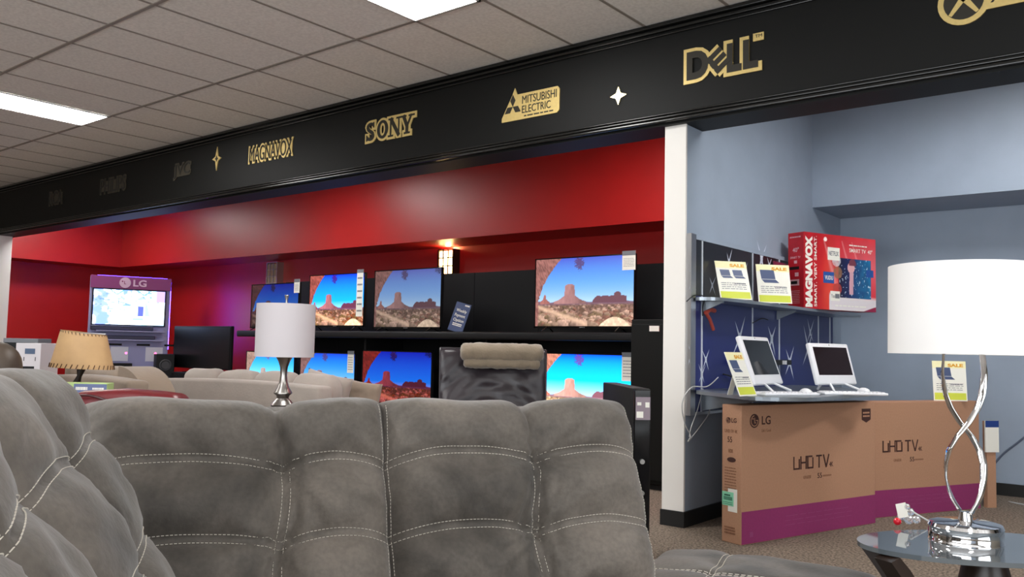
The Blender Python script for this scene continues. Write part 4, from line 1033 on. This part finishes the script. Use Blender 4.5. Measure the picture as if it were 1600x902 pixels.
# ---------------------------------------------------------------- sectional sofa
def fade(x): return max(0.0, min(1.0, x))
def make_surf(w_, h_, th_, uc, seed, seams, amp=.028, gat=1.0):
    def seam_v(k, U):
        if U < uc: f_ = (uc-U)/(1+uc)
        else: f_ = (U-uc)/(1-uc)
        return seams[k]/h_ + .022*math.sin(PI*fade(f_*1.02))**1.0*1.6 - .008
    def surf(U, V, back=False):
        e1 = (1-abs(U)**7)**.42 if abs(U) < 1 else 0.0
        vv = 2*V-1
        e2 = (1-abs(vv)**9)**.42 if abs(vv) < 1 else 0.0
        e = e1*e2
        x = U*w_/2; z = V*h_
        if back: return Vector((x, th_*.45*e, z))
        q = Vector((x*3.1+seed*7.3, z*3.1, seed*1.7))
        du = (U-uc-.03*math.sin(V*9+seed))*w_/2
        dvs = [(V-seam_v(k, U))*h_ for k in range(len(seams))]
        dv = min(abs(d) for d in dvs)
        top = V > seam_v(0, U)
        bul = th_+amp*(1-math.exp(-(dv/.05)**1.3))*(1-.45*math.exp(-(du/.06)**2))
        bul -= (.042 if not top else .052)*math.exp(-abs(du)/(.030 if not top else .017))
        bul -= .012*math.exp(-dv/.012)
        # gathers that run along the vertical seam and fan out of the crossings
        gx = noise.noise(Vector((du*55+seed*3, z*5, seed*2.1)))
        bul += .016*gat*gx*math.exp(-(du/.055)**2)
        for k in range(len(seams)):
            zz = seam_v(k, uc)*h_; r_ = math.hypot(du, z-zz)
            an = math.atan2(z-zz, du)
            bul += .024*gat*noise.noise(Vector((an*5, r_*4, seed+k*3.3)))*math.exp(-r_/.10)*min(1, r_/.02)
        edge = fade((abs(U)-.55)/.45)
        bul += .016*edge*noise.noise(Vector((x*6, z*30+x*14*(1 if U > 0 else -1), seed*5.1)))
        bul += .022*noise.noise(q)+.012*noise.noise(q*3)+.003*noise.noise(Vector((x*14+z*9, z*22, seed)))
        ztop = .014*noise.noise(Vector((x*5+seed, 0, seed*.9)))*fade((V-.75)*4)-.016*math.exp(-(du/.03)**2)*fade((V-.8)*5)
        return Vector((x*(1+.02*math.sin(PI*V)), -bul*e, z+ztop))
    return surf, seam_v
def cushion(parent, w_, h_, loc, rz, lean, seed, uc=.14, th_=.12, nx=110, ny=96, seams=None, amp=.028, gat=1.0):
    seams = seams or [h_-.150, h_-.325, h_-.50]
    surf, seam_v = make_surf(w_, h_, th_, uc, seed, seams, amp, gat)
    bm = B(); 
    def cosp(t_): return math.copysign(1-(1-abs(t_))**1.8, t_)
    Us = [cosp(-1+2*i/(nx-1)) for i in range(nx)]; Vs = [(cosp(-1+2*j/(ny-1))+1)/2 for j in range(ny)]
    fr = [[bm.verts.new(surf(U, V)) for U in Us] for V in Vs]
    bk = [[(fr[j][i] if (i in (0, nx-1) or j in (0, ny-1)) else bm.verts.new(surf(Us[i], Vs[j], True))) for i in range(nx)] for j in range(ny)]
    for j in range(ny-1):
        for i in range(nx-1):
            bm.faces.new((fr[j][i], fr[j][i+1], fr[j+1][i+1], fr[j+1][i])); 
            try: bm.faces.new((bk[j][i], bk[j+1][i], bk[j+1][i+1], bk[j][i+1]))
            except ValueError: pass
    o = obj('back_cushion', bm, m_suede, parent, 'all', loc=loc, rot=(R(-lean), 0, rz))
    # stitching
    g = B()
    def dashes(fn, n_):
        P = [fn(i/n_) for i in range(n_+1)]; acc = 0
        for i in range(n_):
            if i % 3 == 2: continue
            a_, b_ = P[i], P[i+1]; d = b_-a_
            if d.length < 1e-5 or d.length > .02: continue
            s_ = d.cross(Vector((0, -1, 0))).normalized()*.0007; up_ = Vector((0, -.0016, 0))
            v_ = [g.verts.new(p_) for p_ in (a_+s_, a_-s_, b_-s_, b_+s_, a_+s_*.5+up_, a_-s_*.5+up_, b_-s_*.5+up_, b_+s_*.5+up_)]
            for f_ in ((4, 5, 6, 7), (0, 1, 5, 4), (1, 2, 6, 5), (2, 3, 7, 6), (3, 0, 4, 7)): g.faces.new([v_[k] for k in f_])
    for k in range(len(seams)):
        for off in (-.009, .009):
            dashes(lambda t_, k=k, off=off: surf(-.97+1.94*t_, seam_v(k, -.97+1.94*t_)+off/h_), int(w_/.003))
    for off in (-.009, .009):
        v1 = seam_v(0, uc)-.012
        dashes(lambda t_, off=off: surf(uc+.03*math.sin((v1*(1-t_)+.02*t_)*9+seed)+off/(w_/2), v1*(1-t_)+.02*t_), int(v1*h_/.003))
    for s_ in (-1, 1):
        dashes(lambda t_: surf(s_*.955, .06+.90*t_), int(h_/.003))
    obj('stitching', g, m_stitch, o)
    return o
sofa_o = plan(-.75, 1.87)
A_S = PLAN_A+math.atan2(.34, .94)
sofa = thing('sectional_sofa', 'large grey brown suede sectional sofa with white double stitching filling the foreground', 'sofa', (sofa_o.x, sofa_o.y, 0), A_S)
# local frame: x along the main run, -y towards the viewer
LEAN = 23
def main_cushion(s0, s1, seed, uc, z0=.40, h_=.60, dy=0.0):
    return cushion(sofa, s1-s0, h_, ((s0+s1)/2, -.02+dy, z0), 0, LEAN, seed, uc, seams=[h_-.175, h_-.355, h_-.52])
main_cushion(.505, 1.20, 1, .10, h_=.625)
main_cushion(-.18, .515, 2, .27, h_=.625)
# wing: local angle
AW = R(149.5)-A_S+0  # world angle 149.5 deg -> local
def to_local(v3): 
    d = Vector((v3.x-sofa_o.x, v3.y-sofa_o.y)); c, s = math.cos(-A_S), math.sin(-A_S)
    return Vector((d.x*c-d.y*s, d.x*s+d.y*c))
AWp = math.atan2(.93, -.35)+PLAN_A
for t0, t1, sd in ((-.03, .64, 3), (.63, 1.28, 4)):
    tm = (t0+t1)/2; pw = plan(-.69+.35*tm, 1.80-.93*tm); lc = to_local(pw)
    cushion(sofa, t1-t0, .72, (lc.x, lc.y, .42), AWp-A_S, 31, sd, .0, th_=.14, amp=.012, gat=.25, seams=[.72-.21, .72-.42, .72-.59])
# frames behind and seats below
fr = B(); box(fr, (-.25, .12, .10), (1.05, .26, .84), .05, 3, mx=None); obj('back_frame', fr, m_suede, sofa, True)
fr = B(); box(fr, (-.05, -.75, .08), (1.05, .12, .42), .05, 3); obj('seat', fr, m_suede, sofa, True)
mw = Matrix.Translation((to_local(plan(-.74, 1.80)).x, to_local(plan(-.74, 1.80)).y, 0)) @ Matrix.Rotation(AWp-A_S, 4, 'Z')
fr = B(); box(fr, (-1.35, .12, .10), (.0, .34, .84), .05, 3, mx=mw); obj('back_frame', fr, m_suede, sofa, True)
fr = B(); box(fr, (-1.35, -.35, .08), (-.25, .12, .42), .05, 3, mx=mw); obj('seat', fr, m_suede, sofa, True)

# ottoman to the right behind the sofa end
OC = plan(.76, 2.66); t = thing('ottoman', 'low grey suede ottoman with stitched top at the bottom right of the sofa', 'ottoman', (OC.x, OC.y, 0), PLAN_A+R(-24))
def otto():
    bm = B(); nx, ny = 60, 50; a_, b_ = .36, .30; H_ = .44
    def s_(U, V):
        e = ((1-abs(U)**5)*(1-abs(V)**5))
        e = max(e, 0)**.35
        z = .40+.075*e-.012*math.exp(-abs(U*a_+.12)/.012)-.010*math.exp(-abs(V*b_-.02*math.sin(U*4)+.06)/.012)+.008*noise.noise(Vector((U*3, V*3, 1)))
        return Vector((U*a_, V*b_, z))
    g_ = [[bm.verts.new(s_(-1+2*i/(nx-1), -1+2*j/(ny-1))) for i in range(nx)] for j in range(ny)]
    for j in range(ny-1):
        for i in range(nx-1): bm.faces.new((g_[j][i], g_[j][i+1], g_[j+1][i+1], g_[j+1][i]))
    bt = [bm.verts.new(v.co-Vector((0, 0, .10))) for v in (g_[0]+[r__[-1] for r__ in g_[1:]]+g_[-1][-2::-1]+[r__[0] for r__ in g_[-2:0:-1]])]
    ring = g_[0]+[r__[-1] for r__ in g_[1:]]+g_[-1][-2::-1]+[r__[0] for r__ in g_[-2:0:-1]]
    for i in range(len(ring)): j = (i+1) % len(ring); bm.faces.new((ring[i], bt[i], bt[j], ring[j]))
    bm.faces.new(bt); return bm, s_
bm, s_ = otto(); ot = obj('cushion_top', bm, m_suede, t, True)
g = B()
for off in (-.008, .008):
    for k in range(0, 120):
        if k % 3 == 2: continue
        V0, V1 = -1+k/60, -1+(k+1)/60
        if abs(V0) > .97: continue
        tube(g, [s_(-.333+off/.36, V0)+Vector((0, 0, .001)), s_(-.333+off/.36, V1)+Vector((0, 0, .001))], .0012, 4)
        U0, U1 = V0, V1; f_ = lambda U: (.02*math.sin(U*4)-.06)/.30
        tube(g, [s_(U0, f_(U0)+off/.30)+Vector((0, 0, .001)), s_(U1, f_(U1)+off/.30)+Vector((0, 0, .001))], .0012, 4)
obj('stitching', g, m_stitch, ot)
obj('body', box(B(), (-.34, -.28, .06), (.34, .28, .31), .03, 3), m_suede, t, True)
for sx in (-1, 1):
    for sy in (-1, 1): obj('foot', lathe(B(), [(.001, 0), (.022, 0), (.03, .06), (.001, .061)], 16, Matrix.Translation((sx*.28, sy*.22, 0))), m_wood, t, True)

# ---------------------------------------------------------------- soft blocks for the other seats
def soft_box(lo, hi, r_=.08, seed=1, amp=.01, n=3, mx=None):
    t_ = B(); box(t_, lo, hi, r_, 5)
    bmesh.ops.subdivide_edges(t_, edges=[e for e in t_.edges if e.calc_length() > .12], cuts=4, use_grid_fill=True)
    for v in t_.verts:
        c = v.co; c += Vector((noise.noise(c*6+Vector((seed, 0, 0))), noise.noise(c*6+Vector((0, seed, 5))), noise.noise(c*7+Vector((3, 0, seed)))))*amp
        u_ = [(c[i]-lo[i])/(hi[i]-lo[i])*2-1 for i in range(3)]
        c.z += .02*(1-min(1, u_[0]**2))*(u_[2] > 0)*u_[2]
    if mx is not None: t_.transform(mx)
    return t_
# leather recliner, seen from behind
RP = plan((773-800)/FPX*5.3, 5.3)
t = thing('recliner_chair', 'dark leather recliner seen from behind facing the televisions', 'chair', (RP.x, RP.y, 0), PLAN_A+R(4))
bm = B(); nx, ny = 70, 60; Wd, z0_, z1_ = .66, .35, 1.125
def back_s(U, V):
    x = U*Wd/2*(1-.03*(1-V)); z = z0_+V*(z1_-z0_)
    e = max(0, (1-abs(U)**10))**.3*max(0, 1-max(0, V)**14)**.3
    f_ = .012*noise.noise(Vector((x*3+z*4, z*9-x*5, 2)))+.010*noise.noise(Vector((x*9, z*22+4*x*x*9, 7)))*fade(1.2-abs(V-.55)*2)
    y = -.05*e-f_*e+.06*fade((V-.55)/.5)*(1-.9*U*U)*.5+(.10*V)
    return Vector((x, y-.10, z))
G = [[bm.verts.new(back_s(-1+2*i/(nx-1), j/(ny-1))) for i in range(nx)] for j in range(ny)]
for j in range(ny-1):
    for i in range(nx-1): bm.faces.new((G[j][i], G[j][i+1], G[j+1][i+1], G[j+1][i]))
ring = G[0]+[r__[-1] for r__ in G[1:]]+G[-1][-2::-1]+[r__[0] for r__ in G[-2:0:-1]]
bt = [bm.verts.new((v.co.x*.97, v.co.y+.15, v.co.z)) for v in ring]
for i in range(len(ring)): j = (i+1) % len(ring); bm.faces.new((ring[i], bt[i], bt[j], ring[j]))
bm.faces.new(bt)
obj('backrest', bm, m_leather, t, True)
g = B()
for s in (-1, 1): tube(g, [back_s(s*.985, k/30)+Vector((0, .004, 0)) for k in range(31)], .006, 6)
tube(g, [back_s(-.985+1.97*k/30, 1)+Vector((0, .004, .0)) for k in range(31)], .007, 6); obj('piping', g, m_leather, t, True)
obj('seat', soft_box((-.3, .0, .28), (.3, .62, .5), .06, 3), m_leather, t, 'all')
for s in (-1, 1): obj('armrest', soft_box((s*.36-.08, -.08, .08), (s*.36+.08, .6, .64), .05, 4+s), m_leather, t, 'all')
obj('base', box(B(), (-.3, -.05, 0), (.3, .55, .28), .02), m_blackm, t)
t = thing('neck_pillow', 'rolled tan cushion draped over the top of the leather recliner', 'cushion', (RP.x+.036, RP.y+.03, -.022), PLAN_A+R(4))
def roll(w_, prof, seed):
    bm = B(); n = len(prof); nx = 40; rings = []
    for i in range(nx+1):
        u_ = -1+2*i/nx; e = max(0.0, 1-abs(u_)**12)**.4*.55+.45
        cx_ = sum(p[0] for p in prof)/n; cz_ = sum(p[1] for p in prof)/n
        rr = []
        for k, (y, z) in enumerate(prof):
            d = .004*noise.noise(Vector((u_*5+seed, k*.6, 1)))+.003*noise.noise(Vector((u_*14, k*.3, seed)))
            rr.append(bm.verts.new((u_*w_/2, cx_+(y-cx_)*e+d, cz_+(z-cz_)*e+d*1.2)))
        rings.append(rr)
    for a_, b_ in zip(rings, rings[1:]):
        for k in range(n): bm.faces.new((a_[k], a_[(k+1) % n], b_[(k+1) % n], b_[k]))
    bm.faces.new(rings[0][::-1]); bm.faces.new(rings[-1]); return bm
yc, zc = -.02, 1.118
obj('roll', roll(.50, [(yc-.085+.07*math.cos(a_)*1.0, zc+.01+.057*math.sin(a_)) for a_ in [2*PI*k/20 for k in range(20)]], 1), mat('taupe_plush', srgb(126, 112, 94), .95, noise_amt=.1, noise_scale=14, bump=.3, bump_scale=80, sheen=.4), t, 'all')
obj('flap', roll(.46, [(yc-.10+.045*math.cos(a_), zc-.055+.032*math.sin(a_)) for a_ in [2*PI*k/16 for k in range(16)]], 2), MATS['taupe_plush'], t, 'all')
obj('flap', roll(.49, [(yc+.06+.10*math.cos(a_), zc+.035+.028*math.sin(a_)) for a_ in [2*PI*k/16 for k in range(16)]], 3), MATS['taupe_plush'], t, 'all')

# cream sofa seen from behind
a0 = plan((257-800)/FPX*7.5, 7.5); a1 = plan((503-800)/FPX*6.55, 6.55)
CA = math.atan2(a1.y-a0.y, a1.x-a0.x); CL = math.hypot(a1.x-a0.x, a1.y-a0.y)
t = thing('fabric_sofa', 'cream fabric sofa seen from behind with loose back cushions', 'sofa', (a0.x, a0.y, 0), CA)
obj('back_frame', soft_box((0, 0, .0), (CL, .16, .81), .025, 2, .003), m_cream, t, 'all')
for k in range(4):
    wd_ = (CL-.1)/4
    obj('back_cushion', soft_box((.07+k*wd_, .13, .50), (.07+(k+1)*wd_-.004, .36, .885), .09, 7+k, .014), m_cream, t, 'all')
obj('armrest', soft_box((-.02, .17, .0), (.12, .95, .5), .06, 5), m_cream, t, 'all')
obj('armrest', soft_box((CL-.02, .17, .0), (CL+.17, .95, .49), .07, 6), m_cream, t, 'all')
obj('seat', soft_box((.12, .17, .1), (CL-.03, .95, .44), .05, 8), m_cream, t, 'all')
def pillow(name, label, w_, h_, th_, m, loc, rot, group=None):
    bm = B(); n = 26; F_, K_ = [], []
    for j in range(n+1):
        rf, rk = [], []
        for i in range(n+1):
            U, V = -1+2*i/n, -1+2*j/n
            e = (max(0, 1-U**4)*max(0, 1-V**4))**.6
            sx = U*(1-.07*(1-V*V)*abs(U)**3); sz = V*(1-.07*(1-U*U)*abs(V)**3)
            d = .01*noise.noise(Vector((U*3, V*3, loc[0])))
            vf = bm.verts.new((sx*w_/2, -(th_/2+d)*e, sz*h_/2)); rf.append(vf)
            rk.append(vf if (i in (0, n) or j in (0, n)) else bm.verts.new((sx*w_/2, (th_/2)*e, sz*h_/2)))
        F_.append(rf); K_.append(rk)
    for j in range(n):
        for i in range(n):
            bm.faces.new((F_[j][i], F_[j][i+1], F_[j+1][i+1], F_[j+1][i]))
            try: bm.faces.new((K_[j][i], K_[j+1][i], K_[j+1][i+1], K_[j][i+1]))
            except ValueError: pass
    o = obj(name, bm, m, None, 'all', loc=loc, rot=rot); return finish(o, label, 'pillow', group)
mm = Matrix.Rotation(CA, 3, 'Z')
def onC(x, y, z): v_ = mm @ Vector((x, y, 0)); return (a0.x+v_.x, a0.y+v_.y, z)
pillow('throw_pillow', 'large cream throw pillow at the right end of the cream sofa', .46, .40, .16, m_cream, onC(CL-.40, .50, .70), (R(-8), R(10), CA+R(8)), 'cream throw pillows')
pillow('throw_pillow', 'darker cream throw pillow with frayed edge at far right of the cream sofa', .34, .30, .14, m_tan, onC(CL-.22, .76, .68), (R(-6), R(6), CA+R(10)), 'cream throw pillows')
# tan sofa further left
b0 = plan((66-800)/FPX*6.1, 6.1); b1 = plan((206-800)/FPX*5.45, 5.45)
TA = math.atan2(b1.y-b0.y, b1.x-b0.x); TL = math.hypot(b1.x-b0.x, b1.y-b0.y)
t = thing('fabric_sofa', 'tan fabric sofa behind the rawhide lamp, seen from behind', 'sofa', (b0.x, b0.y, 0), TA)
obj('back_frame', soft_box((-.02, 0, .0), (TL, .16, .875), .03, 3, .004), m_tan, t, 'all')
obj('back_cushion', soft_box((.0, .17, .5), (.16, .34, .99), .06, 4, .012), m_tan, t, 'all'); obj('back_cushion', soft_box((.17, .17, .5), (TL-.42, .36, .93), .07, 9, .012), m_tan, t, 'all')
# rounded arm rolling away to the right
bm = B(); prof = []
n = 28
for k in range(n+1):
    a_ = PI/2-PI/2*k/n; prof.append((TL-.40+.36*math.cos(a_), .63+.325*math.sin(a_)))
prof += [(TL-.04, 0), (TL-.45, 0)]
prism(bm, prof, .17, .40); obj('armrest', bm, m_tan, t, True)
obj('seat', soft_box((0, .36, .1), (TL-.42, .8, .46), .05, 8), m_tan, t, 'all')

# rawhide lamp on a table
RLp = plan((134-800)/FPX*5.0, 5.0)
t = thing('table_lamp', 'rustic table lamp with laced rawhide shade and dark crooked stem', 'lamp', (RLp.x, RLp.y, .60), PLAN_A)
m_raw = mat('rawhide', srgb(196, 158, 112), .6, noise_amt=.06, noise_scale=12)
g = B(); sg = 40; t_ = B()
rb, rt, hh = .178, .128, .205
rings = []
for (r_, z) in ((rb, 0), (rt, hh), (rt*.98, hh), (rb*.985, 0)):
    rings.append([t_.verts.new((r_*math.cos(2*PI*i/sg)*1.0, r_*.75*math.sin(2*PI*i/sg), z+.015*math.cos(2*PI*i/sg)*(-1 if z else -.4))) for i in range(sg)])
for k in range(4):
    a_, b_ = rings[k], rings[(k+1) % 4]
    for i in range(sg): t_.faces.new((a_[i], a_[(i+1) % sg], b_[(i+1) % sg], b_[i]))
merge(g, t_); sh = obj('lamp_shade', g, m_raw, t, True, loc=(0, 0, .365))
g = B()
for k in range(36):
    a_ = 2*PI*k/36; da = .06
    for (r_, z, s2) in ((rb, 0, .024), (rt, hh, -.022)):
        zz = z+.015*math.cos(a_)*(-1 if z else -.4)
        tube(g, [((r_*1.01)*math.cos(a_), r_*.76*math.sin(a_), zz), ((r_*1.0-abs(s2)*.1)*math.cos(a_+da), r_*.755*math.sin(a_+da), zz+s2)], .0022, 5)
obj('lacing', g, mat('dark_lace', srgb(70, 40, 24), .6), sh)
obj('stem', tube(B(), [(0, 0, .44), (-.003, 0, .36), (-.012, 0, .32), (-.03, 0, .27), (-.02, 0, .18), (.01, 0, .1), (0, 0, .02)], lambda u_: .013+.012*math.sin(u_*9)**2, 10), m_wood, t, True)
obj('base', lathe(B(), [(.001, 0), (.085, 0), (.08, .02), (.02, .035), (.001, .036)], 28), m_wood, t, True)
obj('spider', tube(B(), [(-rt, 0, .365+hh), (rt, 0, .365+hh-.005)], .003, 6), m_nickel, t)
def small_table(label, P, h_, w_, m):
    t = thing('side_table', label, 'table', (P.x, P.y, 0), PLAN_A, 'side tables behind the sectional')
    obj('table_top', box(B(), (-w_/2, -w_/2, h_-.03), (w_/2, w_/2, h_), .006), m, t)
    for sx in (-1, 1):
        for sy in (-1, 1): obj('leg', box(B(), (sx*(w_/2-.04)-.02, sy*(w_/2-.04)-.02, 0), (sx*(w_/2-.04)+.02, sy*(w_/2-.04)+.02, h_-.0305)), m, t)
    obj('shelf', box(B(), (-w_/2+.06, -w_/2+.06, .15), (w_/2-.06, w_/2-.06, .17)), m, t)
small_table('dark square side table under the rawhide lamp', RLp, .60, .5, m_wood)
# brushed metal lamp
SLp = plan((448-800)/FPX*5.3, 5.3); zb = .70
small_table('dark square side table under the brushed metal lamp', SLp, zb, .45, m_wood)
t = thing('table_lamp', 'small lamp with white drum shade and curvy brushed metal stem', 'lamp', (SLp.x, SLp.y, zb), PLAN_A)
m_shade2 = mat('dimmed_white_lamp_fabric', srgb(214, 208, 212), .8)  # white fabric greyed to imitate weaker daylight than on the big lamp
zs = 1.13-(557-537)/FPX*5.3-zb   # shade underside
k_ = 5.3/FPX
obj('stem', lathe(B(), [(.001, 0), (.075, 0), (.075, .01), (.05, .02), (.06, zs-80*k_), (18*k_, zs-74*k_), (13*k_, zs-68*k_), (9*k_, zs-64*k_), (10*k_, zs-60*k_), (14*k_, zs-56.5*k_), (14*k_, zs-55*k_), (9.5*k_, zs-48*k_), (6.3*k_, zs-38*k_), (5*k_, zs-28*k_), (6*k_, zs-16*k_), (9*k_, zs-7*k_), (13*k_, zs), (.001, zs+.002)], 40), m_nickel, t, True)
rs2 = 45*k_; g = B(); lathe(g, [(rs2*1.0, zs), (rs2*1.0, zs+82*k_), (rs2*.985, zs+82*k_), (rs2*.985, zs), (rs2, zs)], 56, cap=False); obj('lamp_shade', g, m_shade2, t, 'part')
obj('finial', lathe(B(), [(.001, 0), (.008, 0), (.006, .02), (.014, .05), (.012, .053), (.001, .054)], 20, Matrix.Translation((0, 0, zs+83*k_))), m_nickel, t, True)
g = B(); tube(g, [(0, 0, zs), (0, 0, zs+83.5*k_)], .005, 8)
for k in range(3): a_ = k*2*PI/3; tube(g, [(0, 0, zs+82*k_), (rs2*.985*math.cos(a_), rs2*.985*math.sin(a_), zs+81*k_)], .003, 6)
obj('spider', g, m_nickel, t)

# red leather sofa back
c0 = plan((118-800)/FPX*4.0, 4.0); c1 = plan((289-800)/FPX*3.9, 3.9)
RA = math.atan2(c1.y-c0.y, c1.x-c0.x); RL = math.hypot(c1.x-c0.x, c1.y-c0.y)
t = thing('leather_chair', 'oxblood leather chair back just above the grey cushions on the left', 'chair', (c0.x, c0.y, 0), RA)
obj('backrest', soft_box((0, -.02, .30), (RL, .14, .885), .05, 12, .008), m_redlea, t, 'all')
obj('piping', tube(B(), [(.03+(RL-.06)*k/30, -.03, .865+.012*math.sin(k*.35)) for k in range(31)], .006, 6), mat('dark_oxblood_piping', srgb(60, 14, 18), .35), t, 'all')
obj('seat', soft_box((.02, .14, .1), (RL-.02, .62, .45), .05, 13), m_redlea, t, 'all')
obj('base', box(B(), (.03, 0, 0), (RL-.03, .58, .3), .01), m_wood, t)
# book box behind it
q = plan((137-800)/FPX*4.6, 4.6)
t = thing('brochure_box', 'pale green and blue printed box behind the oxblood chair', 'box', (q.x, q.y, 0), PLAN_A+R(6))
obj('carton', box(B(), (-.13, 0, 0), (.125, .10, .90), .003), mat('pale_green_print', srgb(176, 200, 130), .5), t)
obj('blue_panel', box(B(), (-.045, -.002, .80), (.122, -.0002, .895)), mat('slate_blue_print', srgb(96, 108, 150), .5), t)
g = B(); rows(g, -.035, .862, .06, .018, 1, -.002, .9, 3); rows(g, .05, .865, .06, .012, 1, -.002, .9, 4); obj('lettering', g, m_paper, t)
# brown leather recliner far left
q = plan((8-800)/FPX*4.3, 4.3)
t = thing('leather_chair', 'brown leather recliner top at the far left edge', 'chair', (q.x, q.y, 0), PLAN_A+R(20))
obj('headrest', soft_box((-.30, -.06, .84), (.085, .16, 1.09), .10, 21, .012), m_brlea, t, 'all'); obj('backrest', soft_box((-.32, -.03, .12), (.11, .14, .88), .06, 22, .01), m_brlea, t, 'all')
obj('seat', soft_box((-.3, .14, .1), (.1, .34, .45), .05, 23), m_brlea, t, 'all')
# white carton
q = plan((49-800)/FPX*5.6, 5.6)
t = thing('speaker_box', 'white carton with dark prints on its side at the far left', 'box', (q.x, q.y, 0), PLAN_A+R(3))
k_ = 5.6/FPX
W0 = 19*k_
obj('carton', box(B(), (-W0, 0, .55), (W0, .25, 1.10), .003), mat('white_carton', srgb(214, 208, 212), .5), t)
obj('stand', box(B(), (-W0-.02, 0, 0), (W0+.02, .28, .549), .01), m_wood, t)
g = B(); box(g, (-W0*.25, -.002, 1.03), (W0*.55, -.0002, 1.065)); obj('blue_print', g, mat('steel_blue_print', srgb(70, 90, 120), .5), t)
g = B(); box(g, (-W0*.45, -.002, .86), (W0*.55, -.0002, .95)); box(g, (-W0*.33, -.002, .985), (-W0*.28, -.0002, 1.01)); box(g, (W0*.58, -.002, .985), (W0*.63, -.0002, 1.01))
obj('dark_print', g, m_blackm, t)
g = B(); prism(g, circ(-W0*.3, .89, .012), -.003, -.002); rows(g, -W0*.15, .88, W0*.55, .02, 1, -.0021, .7, 2); obj('lettering', g, m_paper, t)
t2 = thing('speaker_box', 'grey and black carton half hidden behind the white carton at far left', 'box', tuple(plan((20-800)/FPX*5.95, 5.95)), PLAN_A+R(3))
obj('carton', box(B(), (-.13, .16, .5), (.11, .36, 1.13), .003), m_grey_ink, t2); obj('dark_print', box(B(), (-.12, .157, .95), (.09, .1598, 1.10)), m_blackm, t2); obj('stand', box(B(), (-.13, .16, 0), (.11, .36, .499)), m_wood, t2)
